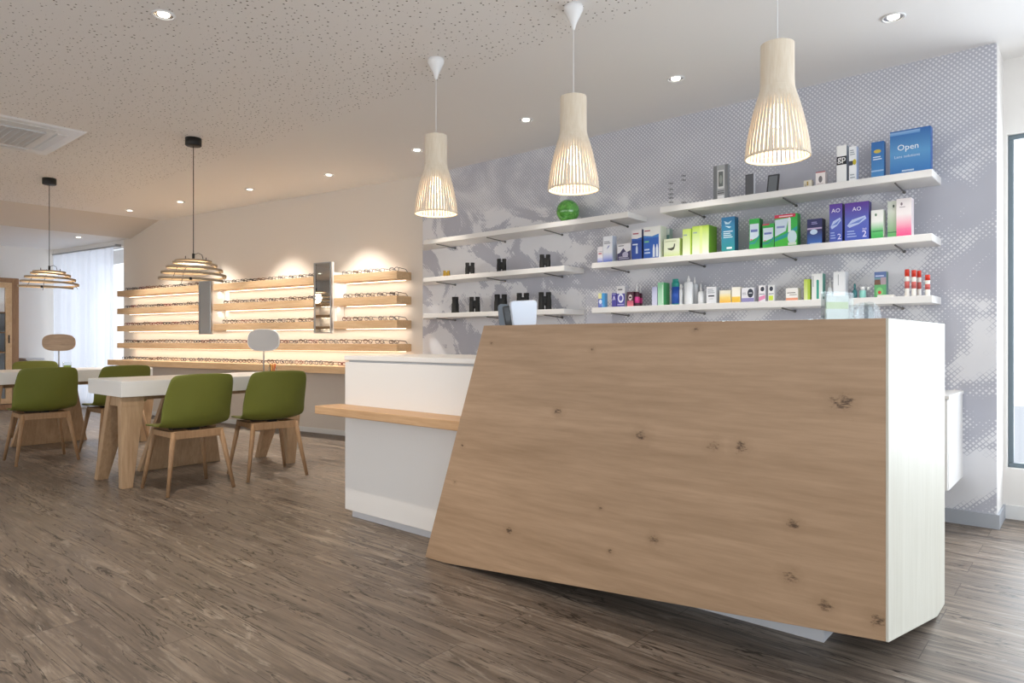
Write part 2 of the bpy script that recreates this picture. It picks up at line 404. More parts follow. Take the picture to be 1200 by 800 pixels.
# sheer curtain
cur = thing('curtain', 'sheer white floor-length curtain drawn across the far window', 'curtain', (0, 0, 0))
cb = MB(); cb.smooth = True; n = 260; z0, z1 = .03, 2.40
s0, s1 = 5.80, 7.66
for k in range(n+1):
    u = k/n; s = s0+(s1-s0)*u; ph = u*62+1.2*math.sin(u*17)
    for z, am in ((z1, .012), (1.6, .02), (.9, .024), (z0, .028)):
        d = .06+am*math.sin(ph+.12*z)+am*.5*math.sin(ph*.43)
        cb.v.append((*ep(s, d), z))
for k in range(n):
    for j in range(3): a = k*4+j; cb.face([a, a+4, a+5, a+1])
cb.build('curtain_cloth', 'curtain', cur)
rb = MB(); rb.tube([(*ep(5.70, .06), 2.415), (*ep(7.66, .06), 2.415)], .012, 8); rb.build('curtain_rail', 'steel', cur)
gb = MB(); gb.v = []
for s in (5.71,):
    gb.hexa([(*ep(s, .0), 2.40), (*ep(s, .08), 2.40)]+[(*ep(s+.02, .08), 2.40), (*ep(s+.02, .0), 2.40)], [(*ep(s, .0), 2.44), (*ep(s, .08), 2.44), (*ep(s+.02, .08), 2.44), (*ep(s+.02, .0), 2.44)])
gb.build('rail_bracket', 'steel', cur)
# ceiling cassette air conditioner
ac = thing('air_conditioner', 'white square cassette air conditioner set flush in the ceiling', 'air conditioner', (-6.61, 1.40, CEIL))
h = .50
MB().hexa([(-h, -h, -.012), (h, -h, -.012), (h, h, -.012), (-h, h, -.012)], [(-h-.015, -h-.015, 0), (h+.015, -h-.015, 0), (h+.015, h+.015, 0), (-h-.015, h+.015, 0)]).build('panel', 'white_plastic', ac)
gr = MB().box(-.29, .29, -.29, .29, -.022, -.012)
for i in range(13): gr.box(-.27, .27, -.27+i*.045-.003, -.27+i*.045+.003, -.026, -.022)
gr.build('intake_grille', mat('ac_grille', 'C9CACC', .5), ac)
for a in range(4):
    fl = MB().hexa([(-.33, .36, -.020), (.33, .36, -.020), (.33, .43, -.016), (-.33, .43, -.016)], [(-.33, .36, -.012), (.33, .36, -.012), (.33, .43, -.012), (-.33, .43, -.012)])
    fl.box(-.34, .34, .352, .358, -.014, -.0115)
    fl.build('air_flap', mat('ac_flap', 'D6D7D8', .4) if a == 0 else bpy.data.materials['ac_flap'], ac, mtx=Matrix.Rotation(a*PI/2, 4, 'Z'))

# ================================================================ DOWNLIGHTS
dl = [(-9.37, 3.42, CEIL, 'farthest of the row above the spectacle wall'), (-8.33, 3.60, CEIL, 'second from the left above the spectacle wall'),
      (-7.059, 3.80, CEIL, 'third from the left above the spectacle wall'), (-5.838, 3.98, CEIL, 'rightmost above the spectacle wall'),
      (-4.497, 3.96, CEIL, 'behind the leftmost slatted pendant'), (-3.259, 3.95, CEIL, 'between the left and middle slatted pendants'),
      (-2.028, 3.945, CEIL, 'between the middle and right slatted pendants'), (-.798, 3.92, CEIL, 'nearest the right pier'),
      (-3.6, 1.474, CEIL, 'alone in the perforated ceiling near the camera'), (-10.957, 3.326, 2.505, 'in the lower ceiling by the curtain')]
def downlight(label):
    t = thing('downlight', label, 'ceiling light', (0, 0, 0), 0, 'recessed downlights')
    MB().lathe([(.056, -.001), (.056, -.006), (.048, -.007), (.045, -.001)], 28, caps=False).build('trim_ring', 'white_plastic', t)
    rf = MB().lathe([(.045, -.002), (.040, -.0006), (.001, -.0004)], 28, caps=False).build('reflector', 'chrome', t)
    MB().lathe([(.028, -.003), (.026, -.0055), (.001, -.006)], 20, caps=False).build('lamp_lens', 'spot_glow', rf)
    return t
d0 = downlight('x')
def light(name, typ, loc, energy, color, rot=None, **kw):
    l = bpy.data.lights.new(name, typ); l.energy = energy; l.color = color
    for k, v in kw.items(): setattr(l, k, v)
    o = bpy.data.objects.new(name, l); COL.objects.link(o); o.location = loc
    if rot: o.rotation_euler = rot
    return o
WARM = (1, .88, .74); COOL = (.84, .92, 1.0); NEUT = (1, .95, .88)
for i, (x, y, z, lb) in enumerate(dl):
    L = 'round recessed ceiling downlight, ' + lb
    if i == 0: d0.location = (x, y, z); d0['label'] = L
    else: clone(d0, L, (x, y, z))
    e = SPOT_E[i]
    light('downlight_lamp', 'SPOT', (x, y, z-.03), e, WARM if i in (4, 8) else NEUT, (0, 0, 0), spot_size=math.radians(SPOT_A[i]), spot_blend=.55, shadow_soft_size=.02)
# ================================================================ SPECTACLE WALL
def erect(name, label, cat, s0, s1, z, depth, th, m='shelf_oak', led=True, group=None):
    t = thing(name, label, cat, (C0.x, C0.y, 0), PI+TILT, group)
    sbd = MB().box(s0, s1, .002, depth, z-th, z).build('shelf_board', m, t, bevel=.002)
    if led: MB().box(s0+.03, s1-.03, .05, .062, z-th-.006, z-th).build('led_strip', 'led', sbd)
    return t
rows = [(1.736, 'topmost'), (1.49, 'second'), (1.247, 'third')]
segs = [(.148, 1.043, 'right of tall mirror'), (1.361, 3.157, 'between the wall mirrors'), (3.476, 5.40, 'left of short mirror')]
for z, zn in rows:
    for a, b, sn in segs:
        erect('display_shelf', 'thick oak spectacle shelf, %s row, %s' % (zn, sn), 'shelf', a, b, z, .22, .08, group='oak spectacle shelves')
erect('display_shelf', 'full-length thick oak spectacle shelf running below both wall mirrors', 'shelf', .148, 5.40, 1.008, .22, .075)
erect('display_ledge', 'deep oak ledge along the bottom of the lit spectacle wall', 'ledge', .0, 5.38, .775, .36, .075, 'shelf_oak', False)
for (s0, s1, zt, lb) in ((1.07, 1.335, 1.88, 'tall narrow wall mirror nearer the low white counter'), (3.19, 3.44, 1.785, 'shorter narrow wall mirror behind the spiral pendant')):
    t = thing('wall_mirror', lb, 'mirror', (C0.x, C0.y, 0), PI+TILT, 'narrow mirrors on the spectacle wall')
    MB().box(s0+.05, s1-.05, .0, .190, 1.2, zt-.1).build('mirror_mount', 'white_lacquer', t, bevel=.002)
    MB().box(s0, s1, .190, .215, 1.12, zt).build('mirror_box', 'white_lacquer', t, bevel=.002)
    MB().box(s0-.004, s1+.004, .215, .232, 1.118, zt+.002).build('mirror_rim', 'steel', t)
    MB().box(s0+.012, s1-.03, .232, .2345, 1.13, zt-.01).build('mirror_glass', 'mirror', t)
# lit display rack in the left rear corner, seen only in the wall mirrors
rk = thing('display_rack', 'oak display rack in the rear left corner reflected in the wall mirrors', 'shelf', (XL, YB, 0))
for z in (1.1, 1.38, 1.66, 1.94):
    MB().box(.02, 3.3, .002, .22, z-.07, z).build('shelf_board', 'shelf_oak', rk, bevel=.002)
    MB().box(.1, 3.2, .05, .062, z-.076, z-.07).build('led_strip', 'led', rk)
    light('shelf_led_lamp', 'AREA', (XL+1.65, YB+.075, z-.08), LED_E, (1, .88, .70), (0, 0, 0), shape='RECTANGLE', size=3.0, size_y=.02)
for (x, y) in ((-11.5, -1.8), (-9.2, -2.0), (-7.0, -1.6), (-4.5, -1.6), (-2, -1.4), (.8, -1.4), (-11.4, .6), (-9.2, .3)):  # added downlights in the unseen rear, for fill and brighter mirror reflections
    z = 2.505 if x < -10.5 else CEIL
    clone(d0, 'added round ceiling downlight in the unseen rear rows behind the camera', (x, y, z), group='added rear downlights')
    light('downlight_lamp', 'SPOT', (x, y, z-.03), REAR_FILL_E, WARM, (0, 0, 0), spot_size=math.radians(120), spot_blend=.8, shadow_soft_size=.03)
# LED light below each row
def eloc(s, d, z): p = C0+EX*s+EN*d; return (p.x, p.y, z)
for z in (1.736-.09, 1.49-.09, 1.247-.09, 1.008-.085):
    light('shelf_led_lamp', 'AREA', eloc(2.77, .075, z), LED_E, (1, .92, .79), (math.radians(0), 0, TILT), shape='RECTANGLE', size=5.2, size_y=.02)
# spectacles
def glasses_mesh(kind):
    mb = MB(); W, Hh, ex, r = [(.052, .036, 4, .0034), (.047, .043, 2, .0032), (.054, .031, 5, .0038), (.050, .038, 3, .003)][kind]
    z0 = Hh/2+.006
    for sx in (-1, 1):
        pts = []
        for i in range(18):
            a = 2*PI*i/18; c, s_ = math.cos(a), math.sin(a)
            k = (abs(c)**ex+abs(s_)**ex)**(-1/ex)
            pts.append((sx*.034+W/2*c*k, 0, z0+Hh/2*s_*k))
        mb.tube(pts, r, 5, closed=True)
    mb.tube([(-.010, 0, z0+.008), (0, .002, z0+.011), (.010, 0, z0+.008)], r, 5)
    for sx in (-1, 1):
        mb.tube([(sx*.060, 0, z0+.011), (sx*.066, -.01, z0+.012), (sx*.066, -.10, z0+.006), (sx*.062, -.135, .004)], [r, r*1.2, r, r], 5)
    return mb
gcols = [('black', '15110F'), ('dark brown', '3A2418'), ('black', '15110F'), ('tortoiseshell', '5A3A1E'), ('grey metal', '55555A'), ('dark red', '6A1F20'), ('dark blue', '20283F')]
gshape = ['rectangular', 'round', 'narrow', 'soft-square']
gm = [mat('spectacle_frame_%d' % i, c, .3) for i, (n_, c) in enumerate(gcols)]
gproto = {}
rg = random.Random(11)
def put_glasses(s, d, z, label, group):
    k = rg.randrange(4); c = rg.randrange(7)
    key = (k, c)
    p = eloc(s, d, z); rz = PI+TILT+rg.uniform(-.09, .09)
    lb = '%s %s spectacles, %s' % (gcols[c][0], gshape[k], label)
    if key not in gproto:
        o = glasses_mesh(k).build('spectacles', gm[c]); gproto[key] = o
    else:
        o = gproto[key].copy(); COL.objects.link(o)
    o.location = p; o.rotation_euler = (0, 0, rz); tag(o, lb, 'spectacles', group)
for z, zn in rows:
    for a, b, sn in segs:
        s = a+.10; i = 0
        while s < b-.07:
            put_glasses(s, .15, z, '%s from right, %s oak shelf %s' % (ORD[i], zn, sn), 'spectacles on the %s oak shelves' % zn)
            s += rg.choice((.158, .16, .165, .195)); i += 1
for z, zn, d, a, b in ((1.008, 'full-length oak shelf', .15, .25, 5.35), (.775, 'deep bottom ledge', .22, .60, 5.3)):
    s = a; i = 0
    while s < b and i < 35:
        put_glasses(s, d, z, '%s from the right on the %s' % (ORD[i], zn), 'spectacles on the %s' % zn)
        s += rg.choice((.158, .16, .165, .195)); i += 1
# ================================================================ PENDANTS
def slat_pendant(label, x, y):
    zb = 1.79; H = .46
    t = thing('pendant_lamp', label, 'pendant lamp', (x, y, zb), 0, 'slatted wooden pendants over the counter')
    prof = [(.0, .128), (.06, .121), (.12, .110), (.18, .0965), (.23, .083), (.265, .0715), (.285, .067), (.32, .0655), (.46, .0650)]
    sh = MB(); n = 44; w = .0071; th = .0020
    for i in range(n):
        a = 2*PI*i/n; ca, sa = math.cos(a), math.sin(a)
        for k in range(len(prof)-1):
            (z1, r1), (z2, r2) = prof[k], prof[k+1]
            w1 = w*(.6+.4*r1/.128); w2 = w*(.6+.4*r2/.128)
            def q(r, z, ww): return [(r*ca-ww*sa, r*sa+ww*ca, z), (r*ca+ww*sa, r*sa-ww*ca, z), ((r-th)*ca+ww*sa, (r-th)*sa-ww*ca, z), ((r-th)*ca-ww*sa, (r-th)*sa+ww*ca, z)]
            sh.hexa(q(r1, z1, w1*.9), q(r2, z2, w2*.9))
    sh.build('lamp_shade', 'birch', t)
    for z, r in ((.004, .1255), (.255, .0725), (.45, .0625)):
        hp = MB(); hp.lathe([(r, z-.005), (r, z+.005), (r-.003, z+.005), (r-.003, z-.005), (r, z-.005)], 40, caps=False)
        hp.build('hoop', 'birch', t)
    MB().lathe([(.018, .22), (.032, .19), (.036, .165), (.030, .138), (.012, .125)], 20).build('bulb', 'bulb', t)
    MB().lathe([(.020, .33), (.022, .30), (.020, .215)], 16).build('socket', 'white_plastic', t)
    MB().tube([(0, 0, .325), (0, 0, CEIL-zb-.10)], .0022, 6).build('cord', 'cord_white', t)
    MB().lathe([(.048, CEIL-zb), (.048, CEIL-zb-.02), (.036, CEIL-zb-.045), (.016, CEIL-zb-.085), (.007, CEIL-zb-.115), (.005, CEIL-zb-.12)], 28).build('ceiling_canopy', 'white_plastic', t)
    sp = MB()
    for a in range(3): sp.tube([(.018*math.cos(a*2.1), .018*math.sin(a*2.1), .27), (.069*math.cos(a*2.1), .069*math.sin(a*2.1), .262)], .0015, 5)
    sp.build('spider', 'white_plastic', t)
    light('pendant_bulb_lamp', 'POINT', (x, y, zb+.105), PEND_E, (1, .80, .58), shadow_soft_size=.03)
for px, Y, lb in ((511, 4.02, 'leftmost of the three slatted wooden pendants, over the low counter'), (672, 3.38, 'middle one of the three slatted wooden pendants over the counter'),
                  (911, 2.78, 'largest-looking right one of the three slatted wooden pendants over the counter')):
    X = (px-600)/FPX*Y; slat_pendant(lb, X*CY-Y*SY, X*SY+Y*CY)
def spiral_pendant(label, x, y, zb, k):
    t = thing('pendant_lamp', label, 'pendant lamp', (x, y, zb), .6, 'spiral plywood pendants over the tables')
    H = .175*k
    # one continuous flat band winding down: radius grows, ring tilts slightly
    turns = 4.0; n = 220
    outer = []; sp = MB(); sp.smooth = True
    for i in range(n+1):
        u = i/n; a = u*turns*2*PI
        f = math.sin(u*PI/2); r = k*(.13+.145*f); z = H*(1-u**1.25)
        hb = .019*k; wb = .014*k
        for (dr, dz) in ((0, 0), (wb, 0), (wb, hb), (0, hb)):
            sp.v.append(((r+dr-wb)*math.cos(a), (r+dr-wb)*math.sin(a), z+dz-.003))
    for i in range(n):
        for j in range(4):
            a0 = i*4+j; a1 = i*4+(j+1) % 4; sp.face([a0, a1, a1+4, a0+4])
    sp.smooth = False; sp.face([0, 1, 2, 3]); sp.face([n*4, n*4+3, n*4+2, n*4+1])
    sp.build('spiral_band', 'ply', t)
    MB().lathe([(.15*k, H), (.145*k, H+.014*k), (.08*k, H+.022*k), (.02, H+.026*k)], 40).build('top_disc', 'ply', t)
    MB().lathe([(.125*k, H-.004), (.125*k, H-.012), (.01, H-.014)], 40).build('light_disc', mat('led_disc', 'FFFFFF', .5, emit='FFE2B8', estr=3) if 'led_disc' not in bpy.data.materials else bpy.data.materials['led_disc'], t)
    rd = MB()
    for a in (.4, 2.5, 4.6):
        rd.tube([(.10*k*math.cos(a), .10*k*math.sin(a), H), (.20*k*math.cos(a), .20*k*math.sin(a), H*.62), (.262*k*math.cos(a), .262*k*math.sin(a), .005)], .0022, 5)
        rd.tube([(.10*k*math.cos(a), .10*k*math.sin(a), H), (.10*k*math.cos(a), .10*k*math.sin(a), H+.04)], .003, 5)
    rd.build('support_wire', 'black_metal', t)
    MB().lathe([(.011, 0), (.012, .011), (.009, .02)], 12, cx=.268*k*math.cos(-1.1), cy=.268*k*math.sin(-1.1)).build('weight_knob', 'black', t)
    zc = CEIL-zb
    MB().tube([(0, 0, H+.02), (0, 0, zc-.04)], .0030, 6).build('cord', 'black', t)
    MB().lathe([(.010, H+.015), (.010, H+.07)], 12).build('cord_grip', 'black', t)
    MB().tube([(.008, 0, H+.06), (.035, .01, H+.075), (.065, .015, H+.06), (.075, .015, H+.025)], .0025, 6).build('cable_loop', 'black', t)
    MB().lathe([(.062, zc), (.062, zc-.058), (.057, zc-.063), (.004, zc-.063)], 32).build('ceiling_canopy', 'black', t)
    light('spiral_lamp', 'POINT', (x, y, zb+H*.55), SPIR_E, (1, .80, .56), shadow_soft_size=.08)
spiral_pendant('spiral plywood pendant with black canopy over the nearer table', -5.63, 2.54, 1.52, .95)
spiral_pendant('spiral plywood pendant with black canopy over the farther left table', -8.15, 2.21, 1.565, .98)
# ================================================================ TABLES
def table(label, x, y, L, W):
    t = thing('consultation_table', label, 'table', (x, y, 0), 0, 'white-topped consulting tables')
    MB().box(-W/2, W/2, -L/2, L/2, .645, .757).build('tabletop', 'table_white', t, bevel=.004)
    for e in (-1, 1):
        ye = e*(L/2-.06)
        g = MB().hexa([(.02, ye-.045, .575), (.30, ye-.045, .575), (.30, ye+.10, .575), (.02, ye+.10, .575)], [(.04, ye-.045, .645), (.30, ye-.045, .645), (.30, ye+.10, .645), (.04, ye+.10, .645)])
        g.build('trestle_head', 'table_leg_oak', t, bevel=.003)
        for (xt, xb, w) in ((.268, .292, .058), (.065, -.185, .070)):
            lg = MB().hexa([(xb-w/2, ye-.055, 0), (xb+w/2, ye-.055, 0), (xb+w/2, ye+.020, 0), (xb-w/2, ye+.020, 0)],
                           [(xt-w/2, ye-.055, .645), (xt+w/2, ye-.055, .645), (xt+w/2, ye+.11, .645), (xt-w/2, ye+.11, .645)])
            lg.build('leg', 'table_leg_oak', t, bevel=.004)
    MB().hexa([(-.33, -.36, 0), (-.27, -.36, 0), (-.27, .30, 0), (-.33, .30, 0)], [(-.20, -.20, .645), (-.15, -.20, .645), (-.15, .16, .645), (-.20, .16, .645)]).build('support_panel', 'table_leg_oak', t, bevel=.003)
    MB().box(-.06, .06, -L/2+.12, L/2-.12, .60, .645).build('centre_beam', 'table_leg_oak', t, bevel=.003)
    return t
table('white-topped oak trestle table nearer the camera, behind two green chairs', -5.52, 2.545, 1.41, .66)
table('white-topped oak trestle table at the far left edge', -7.80, 2.23, 1.44, .66)
# ================================================================ CHAIRS
def chair(label):
    t = thing('shell_chair', label, 'chair', (0, 0, 0), 0, 'green shell chairs around the tables')   # faces +x locally
    # centre-line profile: (x, z, half width, side curl)
    P = [(.245, .435, .150, 0), (.235, .448, .200, .002), (.17, .457, .225, .008), (.06, .452, .235, .016), (-.05, .445, .237, .022), (-.13, .450, .238, .034),
         (-.185, .478, .238, .060), (-.212, .53, .238, .078), (-.228, .60, .236, .070), (-.242, .68, .230, .052), (-.255, .75, .222, .036), (-.261, .785, .216, .030), (-.266, .812, .202, .026), (-.2675, .821, .180, .022)]
    m = 12; sh = MB(); sh.smooth = True
    def nrm(k):
        a = P[max(k-1, 0)]; b = P[min(k+1, len(P)-1)]; dx, dz = b[0]-a[0], b[1]-a[1]; L = math.hypot(dx, dz); return dz/L, -dx/L   # points up / forward
    for lay in (0, 1):
        for k, (x, z, hw, cu) in enumerate(P):
            nx, nz = nrm(k)
            if nz < 0 and k < 5: nx, nz = -nx, -nz
            nx, nz = (abs(nx), abs(nz)) if k > 5 else (nx*0+(-nx if nx < 0 else nx)*.2, abs(nz))
            for j in range(m+1):
                v = -1+2*j/m; c = cu*abs(v)**2.4
                px = x+nx*c+(-.012*nx if lay else 0); pz = z+nz*c+(-.012*nz if lay else 0)
                if k > 9: px, pz = px, pz-.012*abs(v)**3
                sh.v.append((px, v*hw, pz))
    K = len(P); N = (m+1)*K
    for lay in (0, 1):
        for k in range(K-1):
            for j in range(m):
                a = lay*N+k*(m+1)+j; sh.face([a, a+1, a+m+2, a+m+1])
    for k in range(K-1):
        for j in (0, m):
            a = k*(m+1)+j; b = a+m+1; sh.face([a, b, b+N, a+N])
    for j in range(m):
        for k in (0, K-1):
            a = k*(m+1)+j; sh.face([a, a+1, a+1+N, a+N])
    o = sh.build('seat_shell', 'green_shell', t, subsurf=1)
    # wooden under-frame
    fr = MB()
    fr.box(-.165, .17, -.175, -.150, .385, .425).box(-.165, .17, .150, .175, .385, .425).box(-.175, -.150, -.165, .165, .375, .43).box(.145, .17, -.165, .165, .385, .425)
    fr.build('seat_frame', 'leg_oak', t, bevel=.004)
    MB().box(-.12, .12, -.03, .03, .425, .447).box(-.03, .03, -.12, .12, .425, .447).build('mounting_plate', 'black_metal', t)
    for sx in (-1, 1):
        for sy in (-1, 1):
            top = (sx*.155, sy*.160, .425); bot = (sx*(.225 if sx < 0 else .215), sy*.225, .006)
            MB().tube([top, ((top[0]*.6+bot[0]*.4), (top[1]*.6+bot[1]*.4), .26), bot], [.019, .0165, .0115], 14).build('leg', 'leg_oak', t)
    return t
c1 = chair('green shell chair in the middle, backing onto the nearer table beside its trestle leg')
c1.location = (-4.885, 2.165, 0); c1.rotation_euler = (0, 0, PI-.02)
clone(c1, 'green shell chair nearest the low white counter, at the nearer table', (-4.90, 2.78, 0), PI-.16)
clone(c1, 'green shell chair seen whole from behind at the far left table', (-6.97, 1.83, 0), PI-.04)
clone(c1, 'green shell chair partly hidden behind the nearer white tabletop', (-6.98, 2.42, 0), PI+.05)
clone(c1, 'green shell chair across the far left table, only its backrest showing', (-8.60, 2.28, 0), .05)
# things on the tables
def table_mirror(label, px, py_, m_face, rz, rx_, rz_, zc):
    x, y = px, py_
    t = thing('table_mirror', label, 'mirror', (x, y, .757), rz, 'swivel mirrors on the tables')
    MB().lathe([(.075, 0), (.075, .006), (.02, .012)], 28).build('foot', 'steel', t)
    MB().tube([(0, 0, .01), (0, 0, zc-rz_+.03)], .006, 8).build('stem', 'steel', t)
    f = MB(); pts = []
    for i in range(40):
        a = 2*PI*i/40; c, s_ = math.cos(a), math.sin(a); k = (abs(c)**2.8+abs(s_)**2.8)**(-1/2.8); pts.append((rx_*c*k, zc+rz_*s_*k))
    f.prism_y(pts, -.010, .010); f.build('mirror_back', m_face[0], t, bevel=.003)
    g = MB(); g.prism_y([(p[0]*.96, zc+(p[1]-zc)*.96) for p in pts], -.0115, -.010); g.build('mirror_glass', m_face[1], t)
    return t
table_mirror('grey rounded mirror on a thin stem on the nearer table', -5.60, 3.144, ('white_plastic', 'mirror_grey_reflection'), YAW, .142, .098, .29)
table_mirror('oval wood-backed mirror above the far left table', -7.95, 2.238, ('mirror_oak', 'mirror'), YAW+PI, .165, .085, .265)
pc = thing('pencil_cup', 'clear beaker of orange and red pencils by the grey table mirror', 'pencil cup', (-5.455, 3.145, .757), .3)
MB().lathe([(.036, 0), (.038, .055)], 20, caps=False).build('beaker', 'acrylic', pc)
for i in range(9):
    a = i*.7; r = .024
    MB().color(['E07A1E', 'D8432A', '5A4A40', 'E9B03A'][i % 4]).tube([(r*math.cos(a)*.6, r*math.sin(a)*.6, .004), (r*math.cos(a), r*math.sin(a), .082)], .0045, 6).build('pencil', 'print', pc)
gv = thing('glass_votive', 'small green glass on the far left table beside the wood-backed mirror', 'glass', (-7.74, 2.252, .757))
MB().lathe([(.001, .001), (.036, 0), (.040, .075)], 24, caps=False).build('tumbler', 'acrylic', gv)
MB().lathe([(.031, .007), (.033, .040), (.001, .042)], 20, caps=False).build('green_filling', mat('lime_filling', '9DB54A', .4), gv)
# far left display cabinet
cab = thing('display_cabinet', 'tall oak-framed glass display cabinet against the far left wall', 'cabinet', (XL+.42, 2.98, 0))
for q in ((-.42, 0, -.09, 0, 0, 1.98), (-.42, 0, -1.9, -1.84, 0, 1.98)): MB().box(*q).build('side_panel', 'frame_oak', cab, bevel=.003)
MB().box(-.42, 0, -1.84, -.09, 0, .08).build('base', 'frame_oak', cab)
MB().box(-.42, 0, -1.84, -.09, 1.92, 1.98).build('top', 'frame_oak', cab)
MB().box(-.42, -.40, -1.84, -.09, .08, 1.92).build('back_panel', 'cool_white', cab)
light('cabinet_fill_light', 'AREA', (XL+.25, 2.0, 1.90), 6, (1, .97, .92), (0, 0, 0), shape='RECTANGLE', size=.1, size_y=1.6)  # added fill light brightening the cabinet inside, no fixture there
df = MB().box(0, .02, -.17, -.092, .09, 1.91).box(0, .02, -1.0, -.92, .09, 1.91).box(0, .02, -.92, -.17, .09, .17).box(0, .02, -.92, -.17, 1.83, 1.91)
dr = df.build('door', 'shelf_oak', cab, bevel=.002)
MB().box(.006, .010, -.92, -.17, .17, 1.83).build('door_glass', 'acrylic', dr)
for z in (.55, .85, 1.15, 1.45): MB().box(-.40, -.02, -1.84, -.09, z, z+.02).build('shelf', 'frame_oak', cab)
MB().lathe([(.008, 1.0), (.008, 1.12)], 8, cx=.03, cy=-.13).build('handle', 'black_metal', dr)
k = 0
for z, lab in ((.87, 'lowest visible'), (1.17, 'middle'), (1.47, 'upper')):
    for j, y in enumerate((-.32, -.52, -.74)):
        c = ['A7B7C4', 'C9B79A', 'D88A86', '8FA2A8', 'B7C9C2', '7E8C9A'][k % 6]; k += 1
        mb = MB().color(c).box(-.07, .07, -.06, .06, 0, .13+.02*(j % 2)); mb.color('EFEDE8').box(-.0705, .0705, -.045, .045, .04, .09)
        tag(mb.build('keepsake_box', 'print', loc=(XL+.28, 2.98+y, z+.002)), 'small pastel case, %s cabinet shelf, %s from right post' % (lab, ORD[j]), 'case', 'cases in the oak cabinet')
sb = thing('sideboard', 'low grey-white cupboard beside the oak display cabinet by the curtain', 'cupboard', (XL+.25, 3.18, 0))
MB().box(-.24, .2, -.10, .10, .06, .74).build('body', 'white_lacquer', sb, bevel=.003); MB().box(-.25, .22, -.12, .12, .74, .765).build('worktop', 'plinth_grey', sb, bevel=.003)
MB().box(-.22, .17, -.09, .09, 0, .06).build('plinth', 'plinth_grey', sb)
# ================================================================ LOW COUNTER
lc = thing('low_counter', 'low white lacquered service counter left of the big oak counter', 'counter', (-3.40, 2.43, 0))
def lcb(x0, y0, y1, z0, z1):
    e = lambda z: .925+.345*z
    return MB().hexa([(x0, y0, z0), (e(z0), y0, z0), (e(z0), y1, z0), (x0, y1, z0)], [(x0, y0, z1), (e(z1), y0, z1), (e(z1), y1, z1), (x0, y1, z1)])
lcb(0, .0, .62, .045, .918).build('body', 'white_lacquer', lc, bevel=.003)
lcb(.01, .022, .60, .918, .930).build('shadow_gap', 'plinth_grey', lc)
lcb(-.004, -.004, .63, .930, .957).build('worktop', 'white_lacquer', lc, bevel=.003)
lcb(.03, .03, .60, 0, .045).build('plinth', 'plinth_grey', lc)
MB().box(-.05, 1.14, -.175, .0, .622, .668).build('handbag_ledge', 'ledge_oak', lc, bevel=.004)
# ================================================================ BIG OAK COUNTER
FY = 2.22
def K(px, py, r):
    x, z = on_y(px, FY, py); return (x, z, r)
knots = [K(694, 409, .010), K(816, 386, .012), K(654, 482, .016), K(752, 510, .024), K(836, 522, .020), K(868, 524, .022), K(987, 471, .028), K(929, 614, .018),
         K(926, 675, .022), K(968, 709, .020), K(1029, 727, .020), K(597, 621, .016), K(715, 646, .010), K(766, 632, .018), K(542, 522, .010), K(533, 565, .008), K(703, 595, .010), K(576, 402, .008)]
M['counter_oak'] = oak('knotty_oak_veneer', 'BC9D7F', '9B7E61', 'x', .40, .45, knots, bands=.55)
bc = thing('reception_counter', 'big slanted knotty oak reception counter floating up at its right corner', 'counter', (0, 0, 0))
xr = -.464; ZT = 1.113; BK = 3.17
front = [(-2.075, ZT), (xr, ZT), (xr, .170), (-2.33, .004), (-2.462, .004)]
MB().prism_y([(x-(.0 if i not in (1, 2) else .008), z) for i, (x, z) in enumerate(front)], FY, FY+.030).build('front_panel', 'counter_oak', bc, bevel=.0015)
# right end panel in the y-z plane: bottom falls from the lifted corner to the floor
side = [(FY, .170), (FY, ZT), (BK, ZT), (BK, .003), (3.01, .003)]
MB().hexa([(xr-.008, y, z) for y, z in side], [(xr, y, z) for y, z in side]).build('end_panel', 'pale_oak', bc, bevel=.0015)
MB().hexa([(-2.075, FY+.03, ZT-.03), (xr-.03, FY+.03, ZT-.03), (xr-.03, BK, ZT-.03), (-2.075, BK, ZT-.03)], [(-2.075, FY+.03, ZT), (xr-.03, FY+.03, ZT), (xr-.03, BK, ZT), (-2.075, BK, ZT)]).build('top_panel', 'pale_oak', bc)
MB().hexa([(-2.462, FY+.03, .004), (-2.43, FY+.03, .004), (-2.43, BK, .004), (-2.462, BK, .004)], [(-2.075, FY+.03, ZT), (-2.043, FY+.03, ZT), (-2.043, BK, ZT), (-2.075, BK, ZT)]).build('slanted_end_panel', 'counter_oak', bc)
MB().hexa([(-2.43, BK-.03, .004), (xr-.03, BK-.03, .004), (xr-.03, BK, .004), (-2.43, BK, .004)], [(-2.05, BK-.03, ZT-.03), (xr-.03, BK-.03, ZT-.03), (xr-.03, BK, ZT-.03), (-2.05, BK, ZT-.03)]).build('rear_panel', 'pale_oak', bc)
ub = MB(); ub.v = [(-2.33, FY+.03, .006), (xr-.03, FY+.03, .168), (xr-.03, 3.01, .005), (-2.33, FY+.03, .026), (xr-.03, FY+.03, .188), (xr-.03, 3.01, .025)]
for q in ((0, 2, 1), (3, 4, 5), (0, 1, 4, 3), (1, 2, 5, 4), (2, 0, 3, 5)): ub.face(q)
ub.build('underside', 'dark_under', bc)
MB().hexa([(-2.25, 2.50, 0), (-.724, 2.50, 0), (-.724, 3.05, 0), (-2.25, 3.05, 0)], [(-2.25, 2.50, .2), (-.724, 2.50, .2), (-.724, 3.05, .2), (-2.25, 3.05, .2)]).build('plinth', 'plinth_grey', bc)
